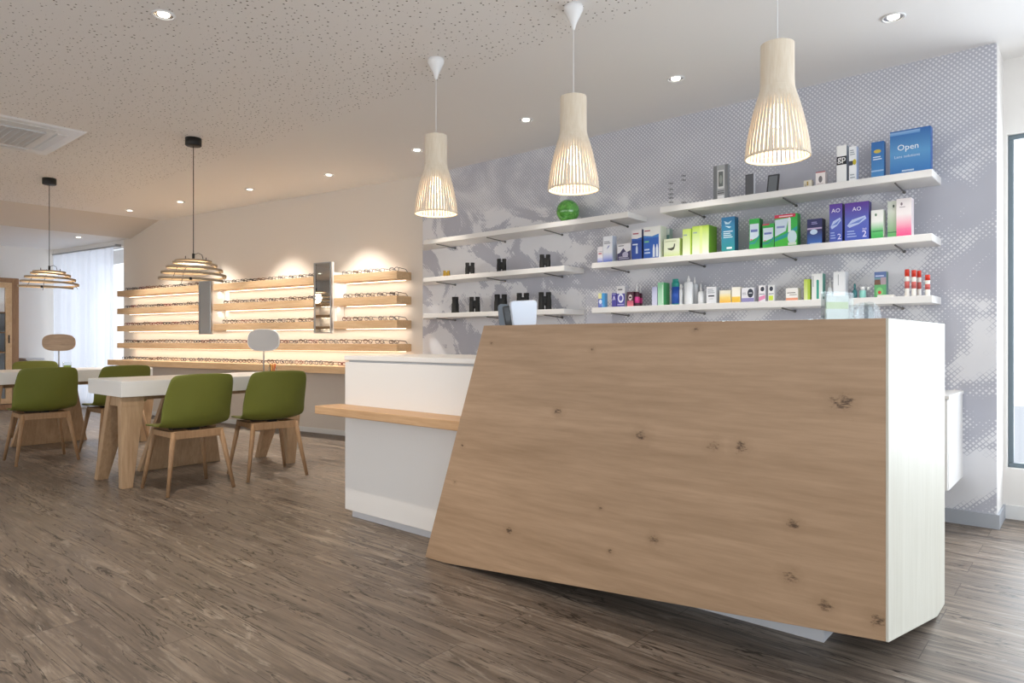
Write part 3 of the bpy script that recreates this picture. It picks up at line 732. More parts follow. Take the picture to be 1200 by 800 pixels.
# ---- things on the big counter
dv = thing('payment_terminal', 'white curved terminal with slate wing on the left end of the oak counter', 'device', (-2.185, 2.58, ZT+.002), YAW)
def rpanel(name, m, w0, w1, h, th, mtx):
    b = MB(); pts = []
    for (sx, sz) in ((1, 0), (1, 1), (-1, 1), (-1, 0)):
        w = (w1 if sz else w0)/2; r = .018
        cx, cz = sx*(w-r), (h-r if sz else r)
        for i in range(5):
            a = {(1, 0): -PI/2, (1, 1): 0, (-1, 1): PI/2, (-1, 0): PI}[(sx, sz)]+i*PI/8
            pts.append((cx+r*math.cos(a), cz+r*math.sin(a)))
    b.prism_y(pts, -th/2, th/2); return b.build(name, m, dv, mtx=mtx, bevel=.006, seg=3)
rpanel('front_shell', 'cool_white', .118, .136, .128, .035, Matrix.Translation((.035, -.02, 0)) @ Matrix.Rotation(-.06, 4, 'Y') @ Matrix.Rotation(.25, 4, 'Z'))
rpanel('side_wing', 'slate', .080, .105, .112, .03, Matrix.Translation((-.052, .035, 0)) @ Matrix.Rotation(.08, 4, 'Y') @ Matrix.Rotation(-.35, 4, 'Z'))
MB().hexa([(-.06, -.01, .004), (.04, -.01, .004), (.04, .06, .004), (-.06, .06, .004)], [(-.075, -.015, .1), (.05, -.01, .112), (.05, .07, .112), (-.07, .07, .102)]).build('core', 'screen', dv, bevel=.008)
for (pxl, w, hh, y, nm, lb, ins) in ((981, .105, .125, 2.95, 'leaflet_holder', 'clear acrylic leaflet holder with pale green cards on the oak counter', True),
                                (1014, .10, .088, 3.0, 'acrylic_dome', 'empty rounded clear acrylic stand right of the leaflet holder', False)):
    x, _ = on_y(pxl, y); t = thing(nm, lb, 'holder', (x, y, ZT), YAW*.9)
    if ins:
        MB().box(-w/2, w/2, -.03, -.027, 0, hh).box(-w/2, w/2, .027, .03, 0, hh+.01).box(-w/2, -w/2+.003, -.027, .027, 0, hh).box(w/2-.003, w/2, -.027, .027, 0, hh).box(-w/2, w/2, -.027, .027, 0, .003).build('holder_body', 'acrylic', t)
        c = MB(); c.color('CFD4D0').box(-w/2+.006, w/2-.006, .002, .008, .004, hh-.01); c.color('B4C488').box(-w/2+.008, w/2-.008, .0012, .002, hh*.5, hh*.72); c.build('card', 'print', t)
    else:
        pts = [(w/2*math.cos(a*PI/16), .0+hh*math.sin(a*PI/16)**.6) for a in range(17)]
        MB().prism_y(pts, -.03, -.027).prism_y(pts, .027, .03).box(-w/2, w/2, -.027, .027, 0, .003).build('stand_body', 'acrylic', t)
ty = thing('acrylic_tray', 'flat clear acrylic tray near the middle of the oak countertop', 'tray', (on_y(905, 2.75)[0], 2.75, ZT), 0)
MB().box(-.17, .17, -.10, .10, 0, .004).box(-.17, .17, -.10, -.096, .004, .014).box(-.17, .17, .096, .10, .004, .014).box(-.17, -.166, -.096, .096, .004, .014).box(.166, .17, -.096, .096, .004, .014).build('tray_body', 'acrylic', ty)
# ---- wall-hung unit behind the counter
wu = thing('wall_cabinet', 'white wall-hung cabinet behind the big oak counter', 'cabinet', (-.59, WALLY, 0))
MB().box(-2.4, -.0, -.48, 0, .268, .742).build('carcass', 'white_lacquer', wu, bevel=.003)
MB().box(-2.4, .006, -.50, 0, .742, .762).build('top', 'white_lacquer', wu, bevel=.003)
for i in range(4): MB().box(-2.4+i*.6+.003, -2.4+(i+1)*.6-.003, -.5, -.48, .272, .738).build('door', 'white_lacquer', wu, bevel=.002)
# ================================================================ WHITE SHELVES
SD = .28; SF = WALLY-SD; ST = .042
def wshelf(label, x0, x1, z, br, cut=0.0):
    t = thing('wall_shelf', label, 'shelf', (0, 0, 0), 0, 'white shelves on the picture wall')
    MB().hexa([(x0+cut, SF, z-ST), (x1, SF, z-ST), (x1, WALLY-.001, z-ST), (x0, WALLY-.001, z-ST)], [(x0+cut, SF, z), (x1, SF, z), (x1, WALLY-.001, z), (x0, WALLY-.001, z)]).build('board', 'white_shelf', t, bevel=.003)
    for px in br:
        bx = on_y(px, WALLY)[0]
        if bx < x0+.05 or bx > x1-.03: continue
        MB().tube([(bx, WALLY-.25, z-ST-.004), (bx, WALLY-.02, z-ST-.016)], .0055, 8).lathe([(.001, 0)], 3, caps=False).build('bracket', 'bracket', t) if False else \
        MB().tube([(bx, WALLY-.25, z-ST-.004), (bx, WALLY-.012, z-ST-.016)], .0045, 8).tube([(bx, WALLY-.012, z-ST-.016), (bx, WALLY-.001, z-ST-.016)], .009, 12).build('bracket', 'bracket', t)
    return t
RZ = (1.99, 1.636, 1.296)
XE = -.695
wshelf('topmost white shelf of the right group, carrying the big blue sign', -2.36, XE, RZ[0], (825.7, 933.5, 1060))
wshelf('middle white shelf of the right group with purple and green cartons', -2.94, XE, RZ[1], (737, 826, 933, 1060))
wshelf('bottom white shelf of the right group with bottles and spray cans', -2.94, XE, RZ[2], (737, 826, 932, 1058))
LB = (534, 592.5, 659.3, 736)
wshelf('topmost white shelf of the left group with the green glass ball', -5.165, -2.62, RZ[0], LB, .32)
wshelf('middle white shelf of the left group with three small binoculars', -5.165, -3.20, RZ[1], LB[:3], .32)
wshelf('bottom white shelf of the left group with a row of binoculars', -5.165, -3.20, RZ[2], LB[:3], .32)
# ================================================================ BINOCULARS
def binoc(name, label, pl, pr, pt, z, mono=False, gold=False, y=4.46):
    xl = on_y(pl, y)[0]; xr_ = on_y(pr, y)[0]; top = on_y((pl+pr)/2, y, pt)[1]; h = max(.05, top-z)
    cx = (xl+xr_)/2; r_ = ((pl+pr)/2-600)/FPX; w = (pr-pl)/FPX*y/(r_*SY+CY)
    t = thing(name, label, 'opera glasses' if gold else ('monocular' if mono else 'binoculars'), (cx, y, z), YAW*.93+rg.uniform(-.06, .06), None if mono or gold else 'black binoculars standing on the left shelves')
    r = w*.235 if not mono else w*.5; body = 'gold' if gold else 'rubber'
    for sx in ((-1, 1) if not mono else (0,)):
        cx2 = sx*(w/2-r)
        brl = MB().lathe([(r, 0), (r, h*.10), (r*.95, h*.12), (r*.95, h*.55), (r*.86, h*.62), (r*.80, h*.80), (r*.86, h*.82), (r*.86, h*.985), (r*.55, h*.985), (r*.5, h*.95)], 22, cx=cx2).build('barrel', body, t)
        MB().lathe([(r*.50, h*.95), (.0005, h*.952)], 16, cx=cx2, caps=False).build('eyepiece_lens', 'screen', brl)
    if not mono:
        MB().box(-w*.28, w*.28, -r*.6, r*.6, h*.32, h*.72).build('bridge', body, t, bevel=.004)
        MB().lathe([(r*.32, h*.66), (r*.32, h*.76)], 14).build('focus_wheel', 'black', t)
        MB().tube([(0, 0, h*.25), (0, 0, h*.66)], r*.18, 8).build('hinge', body, t)
    return t
for i, (a, b, c) in enumerate([(545, 556.5, 307.5), (582, 593.6, 303), (632, 645.5, 298)]):
    binoc('binoculars', 'small black binoculars on the middle left shelf, %s' % ['nearest the brass opera glasses', 'in the middle of the three', 'nearest the shelf\'s right end'][i], a, b, c, RZ[1])
binoc('monocular', 'black monocular standing at the left of the bottom binocular shelf', 529, 538, 347.5, RZ[2], True)
for i, (a, b, c) in enumerate([(549.7, 562.8, 347.5), (579, 594.7, 344.5), (605, 620.6, 343), (630.7, 646.5, 342)]):
    binoc('binoculars', 'black binoculars on the bottom left shelf, %s' % ['next to the monocular', 'above the slate wing of the terminal', 'above the white shell of the terminal', 'rightmost of the row'][i], a, b, c, RZ[2])
binoc('opera_glasses', 'tiny brass opera glasses at the left end of the middle left shelf', 519, 527.5, 317, RZ[1], gold=True)
gbx, gbz = on_y(665.5, 4.46); R = .094
gb_ = MB().lathe([(R*math.sin(a*PI/24)+.0001, -R*math.cos(a*PI/24)) for a in range(1, 24)], 40); 
tag(gb_.build('glass_ball', 'green_glass', loc=(gbx, 4.46, RZ[0]+R)), 'mottled green glass ball on the topmost left shelf under the middle pendant', 'glass ball')
# ================================================================ PRODUCTS
YF = 4.42
def pbox(label, pl, pr, pt, z, base, prints=(), side=None, y=YF, dep=.07, rz=0, cat='box', name='product_box', group='cartons on the right shelves', top=None, hfix=None):
    xl = on_y(pl, y)[0]; xr_ = on_y(pr, y)[0]; w = xr_-xl; h = hfix or max(.02, on_y((pl+pr)/2, y, pt)[1]-z)
    mb = MB(); mb.color(base).box(-w/2, w/2, 0, dep, 0, h)
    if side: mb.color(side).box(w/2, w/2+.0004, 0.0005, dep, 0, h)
    if top: mb.color(top).box(-w/2, w/2, 0, dep, h, h+.0004)
    # tuck flap seam on the lid
    mb.color('9A9A9A').box(-w/2+.001, w/2-.001, dep*.93, dep*.94, h, h+.0005)
    y0 = -.0004
    for p in prints:
        k = p[0]
        if k == 'r':
            _, a, b, c, d, col = p; mb.color(col); mb.box(-w/2+a*w, -w/2+c*w, y0, 0, b*h, d*h)
        elif k == 'g':        # gradient band: colour below -> colour above
            _, a, b, c, d, c1_, c2_ = p; q = len(mb.v); A, B = lin(c1_), lin(c2_)
            mb.v += [(-w/2+a*w, y0, b*h), (-w/2+c*w, y0, b*h), (-w/2+c*w, y0, d*h), (-w/2+a*w, y0, d*h)]; mb.face([q, q+1, q+2, q+3], [A, A, B, B])
        elif k == 'p':        # polygon
            _, pts, col = p; mb.color(col); q = len(mb.v); mb.v += [(-w/2+a*w, y0, b*h) for a, b in pts]; mb.face(range(q, q+len(pts)))
        elif k == 'e':
            _, a, b, ra, rb_, col = p; mb.color(col); q = len(mb.v)
            mb.v += [(-w/2+(a+ra*math.cos(i*PI/10))*w, y0, (b+rb_*math.sin(i*PI/10))*h) for i in range(20)]; mb.face(range(q, q+20))
        elif k == 't':
            _, a, b, hh, txt, col = p; text_faces(mb, txt, -w/2+a*w, y0, b*h, hh*h, col, w*.92)
        elif k == 'l':        # small print lines
            _, a, b, c, d, col, n_ = p; mb.color(col)
            for i in range(n_):
                zz = b+(d-b)*(i+.5)/n_; q = len(mb.v); e = (d-b)/n_*.22; cc = c-(c-a)*.25*((i*7) % 3)/2
                mb.v += [(-w/2+a*w, y0, (zz-e)*h), (-w/2+cc*w, y0, (zz-e)*h), (-w/2+cc*w, y0, (zz+e)*h), (-w/2+a*w, y0, (zz+e)*h)]; mb.face([q, q+1, q+2, q+3])
        y0 -= .0003
    o = mb.build(name, 'print', loc=((xl+xr_)/2, y, z)); o.rotation_euler = (0, 0, rz)
    return tag(o, label, cat, group)
A_, B_, C_ = RZ
# --- top shelf
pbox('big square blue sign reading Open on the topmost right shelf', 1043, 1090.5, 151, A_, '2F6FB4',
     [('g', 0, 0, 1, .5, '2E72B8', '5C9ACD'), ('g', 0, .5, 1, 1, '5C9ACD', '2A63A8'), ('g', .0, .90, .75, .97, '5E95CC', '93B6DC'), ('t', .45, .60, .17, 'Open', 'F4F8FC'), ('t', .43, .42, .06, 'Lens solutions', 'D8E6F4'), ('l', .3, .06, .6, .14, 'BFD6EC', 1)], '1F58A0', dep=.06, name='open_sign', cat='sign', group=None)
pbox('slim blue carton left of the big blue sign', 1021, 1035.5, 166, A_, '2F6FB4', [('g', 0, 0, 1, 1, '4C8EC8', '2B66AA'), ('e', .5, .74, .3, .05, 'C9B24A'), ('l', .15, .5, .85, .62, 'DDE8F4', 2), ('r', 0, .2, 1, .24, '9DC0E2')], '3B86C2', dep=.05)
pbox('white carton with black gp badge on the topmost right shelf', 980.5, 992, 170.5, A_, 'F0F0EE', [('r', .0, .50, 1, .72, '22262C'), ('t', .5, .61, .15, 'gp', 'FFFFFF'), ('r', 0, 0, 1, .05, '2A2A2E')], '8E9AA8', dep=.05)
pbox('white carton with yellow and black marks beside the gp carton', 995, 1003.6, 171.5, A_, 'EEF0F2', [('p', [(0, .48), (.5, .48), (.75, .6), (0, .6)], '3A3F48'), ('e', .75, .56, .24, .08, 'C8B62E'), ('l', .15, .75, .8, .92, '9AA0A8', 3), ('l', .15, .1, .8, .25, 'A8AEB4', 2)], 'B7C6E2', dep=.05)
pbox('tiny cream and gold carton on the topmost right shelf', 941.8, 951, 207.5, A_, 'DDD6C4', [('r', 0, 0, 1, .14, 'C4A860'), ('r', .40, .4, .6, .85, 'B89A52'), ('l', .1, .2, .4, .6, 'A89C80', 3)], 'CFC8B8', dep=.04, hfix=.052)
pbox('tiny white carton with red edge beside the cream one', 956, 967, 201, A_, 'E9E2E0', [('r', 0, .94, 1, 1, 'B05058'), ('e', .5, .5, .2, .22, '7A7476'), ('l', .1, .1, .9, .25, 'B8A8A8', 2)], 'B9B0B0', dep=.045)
# electronic magnifiers
mg = pbox('tall grey handheld magnifier with screen, leftmost device on the topmost right shelf', 836, 853, 193.5, A_, 'A9ABAD', [('r', 0, 0, .24, 1, '7A7C7E'), ('r', .80, 0, 1, 1, '7E8083'), ('r', .30, .34, .74, .86, 'DADAD8'), ('r', .36, .40, .68, .82, '6D7270'), ('e', .52, .6, .1, .12, '9AA09A'), ('r', .30, .20, .74, .23, '5E6062'), ('r', .30, .26, .74, .28, '5E6062'), ('r', .30, .04, .74, .15, 'E8E8E8')], '8A8C8E', dep=.03, name='video_magnifier', cat='magnifier', group=None)
mg2 = pbox('small dark upright magnifier in a pale holder on the topmost right shelf', 873.5, 883, 204, A_, '4A4B4E', [('r', .08, .06, .92, .94, '5A5B5F')], 'C9CBD0', dep=.03, name='pocket_magnifier', cat='magnifier', group=None)
tf = pbox('dark framed tablet leaning back on the topmost right shelf', 898, 911, 202.5, A_, '3A3B3D', [('r', .12, .08, .88, .92, '707478')], '2A2B2D', dep=.012, name='tablet_magnifier', cat='tablet', group=None)
tf.rotation_euler = (-.25, 0, 0)
for (px, ys, lb) in ((786, (215, 222, 227.6, 232, 237), 'left clear rod holding five small dark clip-on lenses'), (801, (206, 211, 237.2), 'right clear rod holding small dark clip-on lenses')):
    x = on_y(px, 4.46)[0]; t = thing('lens_rod', lb, 'display stand', (x, 4.46, A_), YAW)
    zt = on_y(px, 4.46, ys[0]-1)[1]-A_
    MB().lathe([(.022, 0), (.022, .004), (.0016, .005), (.0016, zt), (.001, zt)], 14).build('rod', 'acrylic', t)
    for q in ys:
        z = max(.008, on_y(px, 4.46, q)[1]-A_)
        b = MB()
        for sx in (-1, 1): b.tube([(sx*.0085+.0075*math.cos(a*PI/5), -.006, z+.0048*math.sin(a*PI/5)) for a in range(10)], .0014, 5, closed=True)
        b.box(-.002, .002, -.006, .002, z-.0015, z+.002)
        b.build('clip_lens', 'black', t)
# --- middle shelf
blue_b = '2A4FA8'
pbox('smallest white and blue carton at the left end of the middle right shelf', 700.2, 706.3, 289, B_, 'E9E6EA', [('g', 0, 0, 1, .35, '3F5AC0', 'DFE0F0'), ('r', .2, .55, .8, .62, 'C06A7A'), ('r', .2, .7, .9, .72, '9098A8')], 'D8D8DE', dep=.05)
pbox('tall white carton with blue foot and swoosh on the middle right shelf', 706.8, 717.5, 276.6, B_, 'ECEFF5', [('g', 0, 0, 1, .40, '2F56C8', 'ECEFF5'), ('p', [(.4, .5), (.55, .62), (.75, .66), (.6, .58)], '4A5CB0'), ('l', .1, .70, .8, .82, '6A7080', 2)], 'C3CCDC', dep=.06)
pbox('white carton with dark violet landscape print on the middle right shelf', 723.5, 739, 285.3, B_, 'E8E6EA', [('p', [(0, .05), (1, .05), (1, .6), (.7, .5), (.45, .75), (.2, .5), (0, .45)], '3F3A62'), ('e', .6, .38, .22, .16, 'B9B4CC'), ('l', .08, .84, .5, .93, '44444C', 1), ('l', .1, .12, .9, .3, 'C9C4D8', 2)], 'C8C6D0', dep=.06)
pbox('narrow blue carton with white header on the middle right shelf', 740.3, 752, 269, B_, 'E6E4E6', [('r', 0, 0, 1, .66, blue_b), ('p', [(0, .66), (1, .66), (1, .74), (.5, .70), (0, .72)], '2F62B8'), ('l', .12, .82, .7, .92, 'B05A66', 1), ('p', [(.42, .22), (.62, .22), (.62, .4), (.54, .5), (.5, .5), (.42, .4)], 'C9DAF0'), ('r', .1, .5, .6, .54, 'E4ECF8')], '16245A', dep=.07)
pbox('wide blue carton with white header and two printed bottles on the middle right shelf', 754.2, 774, 265.3, B_, 'EDEEEA', [('r', 0, 0, .90, .66, '2C62BE'), ('p', [(0, .66), (.9, .66), (.9, .76), (.5, .70), (0, .74)], '3C82CC'), ('l', .06, .84, .4, .92, 'B05A66', 1), ('p', [(.55, .06), (.68, .06), (.68, .32), (.63, .45), (.6, .45), (.55, .32)], 'E6EEF8'), ('p', [(.74, .06), (.87, .06), (.87, .32), (.82, .45), (.79, .45), (.74, .32)], 'E6EEF8'), ('r', .06, .52, .32, .57, '7BC48A'), ('l', .06, .15, .4, .35, 'C9DAF2', 2)], 'E4EBD8', dep=.09)
pbox('small mint carton peeping out behind the pale green carton', 779.8, 784.5, 268, B_, 'DDE9E0', [('r', 0, .6, 1, .8, '7AA8A0')], 'A8C2BA', y=4.53, dep=.05)
pbox('pale green carton with dark squiggle on the middle right shelf', 778, 796.3, 279.5, B_, 'E6EDCF', [('g', 0, 0, 1, .35, 'CFE08A', 'E6EDCF'), ('p', [(.22, .5), (.3, .42), (.5, .36), (.65, .42), (.72, .6), (.72, .72), (.66, .72), (.62, .55), (.45, .5)], '4A4F3C'), ('l', .1, .82, .8, .9, 'B4BE90', 1)], 'C6DC7E', dep=.08)
pbox('slim lime and white carton on the middle right shelf', 800, 810.3, 268.2, B_, 'E3F0B8', [('g', 0, 0, .85, 1, 'F0F4E0', 'C8E26A'), ('r', .85, 0, 1, 1, 'B4D640'), ('r', .1, .75, .5, .8, '9AB0A8')], '9CC83A', dep=.07)
pbox('large lime carton with bright green side on the middle right shelf', 811.2, 830.5, 264.3, B_, 'E3F0B8', [('g', 0, 0, 1, 1, 'F2F5E6', 'C0E04A'), ('g', .45, 0, .62, 1, 'E2EDB8', 'D4EC70'), ('r', .06, .75, .3, .8, '9AB0A8')], '7DB82E', dep=.13)
pbox('tall teal-blue carton with white waves on the middle right shelf', 845.5, 861, 254.2, B_, '2A7FA4', [('g', 0, 0, 1, .5, '1E8A86', '2C86A6'), ('g', 0, .5, 1, 1, '2C86A6', '3A84B8'), ('p', [(.2, .9), (.5, .84), (.8, .9), (.6, .8), (.3, .8)], 'BFE0EE'), ('p', [(.25, .76), (.75, .72), (.6, .68)], 'BFE0EE'), ('l', .15, .4, .85, .62, 'CFE6EE', 4), ('r', .4, .1, .8, .15, 'E6F2F4')], '1C5C7C', dep=.06)
gl = lambda: [('g', 0, 0, 1, .3, '3DBE3A', '2FA05E'), ('p', [(.06, .30), (.92, .42), (.92, .84), (.06, .84)], 'D3E0EC'), ('p', [(0, .24), (.5, .26), (1, .5), (1, .4), (.5, .2), (0, .2)], '1E8F90'), ('r', .15, .58, .8, .66, '6A78B8'), ('r', .12, .32, .3, .36, 'D8708A')]
pbox('green and white contact lens carton, tall one left of the red-topped pair', 878, 890.2, 256.3, B_, '36B24A', gl(), '1D6E34', dep=.06)
pbox('small green and white carton with thin red top edge on the middle right shelf', 893.6, 907, 262.2, B_, '36B24A', gl()+[('r', 0, .95, .6, 1, 'D03A58')], '1F7A3A', dep=.06)
pbox('wide green and white carton with pink-red banner on the middle right shelf', 907.8, 934.3, 251, B_, '36B24A', [('g', 0, 0, 1, .3, '3DBE3A', '4CC03A'), ('p', [(.02, .35), (.5, .5), (.62, .88), (.02, .86)], 'CFDEEA'), ('p', [(0, .3), (.5, .42), (1, .62), (1, .5), (.5, .3), (0, .2)], '1E9C98'), ('p', [(.6, .45), (.72, .45), (.72, .85), (.66, .92), (.6, .85)], 'E4ECEC'), ('e', .78, .3, .2, .2, 'CFE6EA'), ('r', .60, .06, .96, .14, 'DDE8DA'), ('r', 0, .90, .92, 1, 'D02E50'), ('r', .2, .93, .8, .96, 'F2D8DE'), ('r', .1, .6, .45, .66, '8A98C8')], '238A3C', dep=.06)
pbox('navy carton with pale printed band on the middle right shelf', 945.8, 963.3, 256.3, B_, '26285E', [('g', 0, 0, 1, .55, '3C74C8', '26285E'), ('r', .0, .60, 1, .66, 'B9A8C8'), ('e', .45, .5, .25, .1, 'C8DDF2'), ('l', .3, .78, .7, .9, '9A98C8', 2), ('r', .2, .04, .9, .08, 'AFC6E8')], '17183A', dep=.07)
ao = lambda: [('g', 0, 0, 1, .55, '3E57B8', '5A66BE'), ('g', 0, .55, 1, 1, '5A66BE', '5B2E96'), ('t', .5, .83, .10, 'AO', 'F4F0FA'), ('p', [(.1, .42), (.3, .56), (.85, .64), (.9, .56), (.6, .44), (.2, .36)], 'B9C8EC'), ('p', [(.15, .44), (.85, .6), (.6, .47)], '6A82CC'), ('l', .1, .1, .5, .3, '9FB0E0', 3)]
pbox('narrow violet-blue carton lettered AO on the middle right shelf', 972, 987, 238.8, B_, '4A3C9C', ao()+[('t', .78, .16, .14, '2', 'E8E4F8')], '23185E', dep=.06)
pbox('wide violet-blue carton lettered AO on the middle right shelf', 990, 1018.2, 236.8, B_, '4A3C9C', ao()+[('t', .82, .18, .16, '2', 'E8E4F8'), ('t', .82, .30, .05, '360', 'E8E4F8')], '2A1F6E', dep=.06)
pbox('short white carton fading to green on the middle right shelf', 1020.8, 1035, 246, B_, 'EDEEEA', [('g', 0, 0, 1, .30, '2FA84A', '57B86A'), ('g', 0, .3, 1, .62, '57B86A', 'EDEEEA'), ('e', .4, .84, .09, .05, '6A8A70'), ('r', .1, .27, 1, .29, '2F6E46')], 'D2DCCE', dep=.06)
pbox('white carton fading to green standing behind the pink one', 1040.2, 1051, 235.5, B_, 'D8DED2', [('g', 0, 0, 1, .2, '4FA858', '78B87A'), ('g', 0, .2, 1, .75, '86AE80', 'D8DED2'), ('e', .65, .86, .1, .04, '4A5A50'), ('r', 0, .16, 1, .18, '3C7048')], 'C8D2C4', y=4.44, dep=.06)
pbox('tall white carton fading to pink at the right end of the middle shelf', 1050.5, 1068, 232.2, B_, 'F2EAEA', [('g', 0, 0, 1, .2, 'E2407E', 'E8709A'), ('g', 0, .2, 1, .6, 'E8709A', 'F2EAEA'), ('e', .35, .86, .07, .04, '8A7A80'), ('l', .2, .76, .6, .8, 'A89AA0', 1)], 'F0E6E8', dep=.07)
# --- bottom shelf boxes
pbox('tiny blue and yellow carton at the far left of the bottom right shelf', 701.2, 708.4, 343.5, C_, '3A52B8', [('r', 0, .62, .55, 1, 'E8E4A0'), ('r', .55, 0, 1, 1, '3E9AD8'), ('e', .35, .42, .25, .15, 'DCE4F8'), ('l', .1, .1, .8, .3, '9FB0E8', 2)], '6AAEE0', dep=.04)
pbox('small indigo carton with white emblem on the bottom right shelf', 717, 722.2, 343.2, C_, '463E98', [('p', [(.2, .5), (.5, .85), (.8, .5), (.65, .5), (.5, .68), (.35, .5)], 'E4E2F2'), ('r', .1, .9, .9, .94, 'B8B4DC')], '2E2870', dep=.045)
pbox('indigo carton with white lid and round emblem on the bottom right shelf', 722.8, 732.2, 335, C_, 'E9E8EA', [('r', 0, 0, 1, .64, '4A44A0'), ('e', .5, .42, .36, .22, 'E0E2F2'), ('e', .5, .42, .22, .13, '5A54AC'), ('r', .15, .80, .7, .86, '6A6A72'), ('r', .1, .1, .9, .14, 'B8B4DC')], 'C8C8D0', dep=.05)
pbox('dark maroon carton fading to pink on the bottom right shelf', 735, 742.3, 341.8, C_, '4A2030', [('g', 0, 0, 1, .4, 'E07A8A', 'C25A70'), ('e', .5, .62, .3, .2, 'D8C8C8'), ('r', .3, .56, .7, .68, '3A1822')], '3A1826', dep=.045)
pbox('slim lavender carton on the bottom right shelf', 764, 770, 336, C_, 'C9CBE6', [('g', 0, 0, 1, 1, 'D5D7EE', 'BFC3E2')], 'A9ADD0', dep=.05)
pbox('mint green carton on the bottom right shelf', 770.8, 777.6, 331, C_, 'A4D8B4', [('g', 0, 0, 1, 1, 'B8E0C4', '8CD0A0'), ('r', .75, .1, .9, .9, 'D8EFDC')], '4FAE6C', dep=.09)
pbox('white carton with yellow-orange foot, left one of two', 843.2, 856.4, 340, C_, 'F0EBD8', [('g', 0, 0, 1, .45, 'F2B62E', 'F4D880'), ('g', 0, .45, 1, .8, 'F4D880', 'F0EBD8')], 'E6DCC0', dep=.06)
pbox('white carton with yellow foot, taller one beside the lavender-footed carton', 857.5, 867.5, 336.2, C_, 'F0EDE0', [('g', 0, 0, 1, .38, 'F0BE2A', 'F2C94E'), ('r', 0, .38, 1, .42, 'F6E4B0')], 'E0DCD0', dep=.06)
pbox('wide white carton with dark round seal and lavender foot', 869, 883.5, 337, C_, 'E6E5EA', [('r', 0, 0, 1, .30, '8A86B8'), ('e', .72, .62, .24, .30, '2A3040'), ('r', .6, .6, .85, .66, 'D0D4DC'), ('l', .06, .5, .4, .7, 'A0A0AC', 2)], 'C9C9D2', dep=.06)
pbox('little white carton with dark seal and pink foot', 889.2, 896.8, 334.3, C_, 'E8E6EA', [('p', [(0, .05), (1, .2), (1, .42), (0, .3)], 'E08AB4'), ('e', .55, .78, .3, .14, '2A3040'), ('r', .1, .45, .9, .5, '8A8A94')], 'CFCFD8', dep=.05)
pbox('little white carton with dark seal and lime foot', 900.2, 907.4, 334, C_, 'E8E8E8', [('r', .1, .08, .8, .36, 'C8DC3A'), ('e', .5, .78, .3, .14, '2A3040'), ('r', .1, .45, .9, .5, '8A8A94')], 'CFCFD4', dep=.05)
pbox('low white carton with brown writing and orange foot', 921, 935, 337.4, C_, 'F0EDE8', [('g', 0, 0, 1, .24, 'E87A4A', 'F0B090'), ('r', .1, .6, .8, .66, '5A5048'), ('r', .3, .45, .9, .5, '8A8078')], 'E0DCD6', dep=.06)
pbox('lime carton standing left of the white and teal carton', 942.2, 949.2, 327, C_, 'C8DC5A', [('g', 0, 0, .6, 1, 'E4ECB0', 'C4DA4A'), ('r', .6, 0, 1, 1, 'B0CC38')], '9CC03A', dep=.05)
pbox('tall white carton with teal vertical strip on the bottom right shelf', 951.2, 963.8, 320.5, C_, 'EFF0EE', [('r', .45, .04, .68, .72, '2FA08A'), ('e', .56, .72, .115, .05, '2FA08A'), ('r', .12, .5, .16, .92, '6A7474'), ('r', .84, .02, .9, .98, 'DADDDC')], '4F9A8C', dep=.06)
pbox('plain white carton behind the leaflet holder', 976.6, 990.3, 318.2, C_, 'E8EAEC', [('r', .40, .5, .44, .9, '6A7078'), ('r', .1, .1, .9, .12, 'D0D4D8')], 'D5D8DC', dep=.07)
pbox('green and blue pictured carton with a red strawberry-like dot on the bottom right shelf', 1024.6, 1038.5, 318.3, C_, '6A8C98', [('r', 0, 0, 1, .5, '5AA468'), ('r', 0, .78, 1, 1, '5C74A8'), ('p', [(0, .5), (.55, .5), (.5, .7), (.05, .7)], '6E4A38'), ('r', .55, .5, 1, .78, 'A8949C'), ('e', .45, .22, .3, .18, '7CC27A'), ('e', .45, .2, .14, .07, 'C83A2E'), ('r', .1, .82, .8, .86, 'C6D0E8')], '4A7A74', dep=.05)
pbox('low stack of white leaflets lying right of the pictured carton', 1028, 1047, 342.8, C_, 'F0EDE6', [('r', 0, .3, 1, .36, 'C8C4BC'), ('r', 0, .6, 1, .66, 'C8C4BC')], 'DAD8D2', y=4.365, dep=.05, hfix=.012, name='leaflet_stack', cat='leaflets', group=None)
# --- bottles
def bottle(label, px, w_px, pt, z, parts, y=4.45, cat='bottle', name='lens_solution_bottle', group='bottles on the bottom right shelf', flat=.7):
    x = on_y(px, y)[0]; w = on_y(px+w_px/2, y)[0]-on_y(px-w_px/2, y)[0]; h = on_y(px, y, pt)[1]-z
    t = thing(name, label, cat, (x, y, z), 0, group)
    for nm, m, prof in parts:
        pr = [(r*w/2, zz*h) for r, zz in prof]
        o = MB().lathe(pr, 24).build(nm, m, t); o.scale = (1, flat, 1)
    return t
M['bottle_white'] = mat('milky_plastic', 'E6E9EC', .35); M['teal'] = mat('teal_plastic', '1F8F86', .35); M['navy_label'] = mat('blue_label', '1E4FA8', .4)
M['maroon'] = mat('dark_plum_label', '4A2030', .4); M['pink'] = mat('pink_label', 'D8408C', .4); M['mint'] = mat('mint_plastic', '8FCFC4', .35)
M['red'] = mat('red_cap', 'DD3A22', .35); M['can_white'] = mat('white_can', 'ECE9E2', .35); M['red_label'] = mat('red_label', 'C8605A', .4); M['teal_dark'] = mat('dark_teal_glass', '2F6E74', .2)
bb = lambda body, top: [('body', body, [(.92, 0), (1, .02), (1, top-.06), (.85, top), (.4, top+.02)]), ('cap', 'white_plastic', [(.36, top+.015), (.36, top+.10), (.22, top+.14), (.14, .97), (.08, 1.0)])]
bottle('plum and pink bottle with white nozzle on the bottom right shelf', 746.3, 6.2, 332, C_, bb('maroon', .62)+[('label', 'pink', [(1.02, .16), (1.02, .42)])])
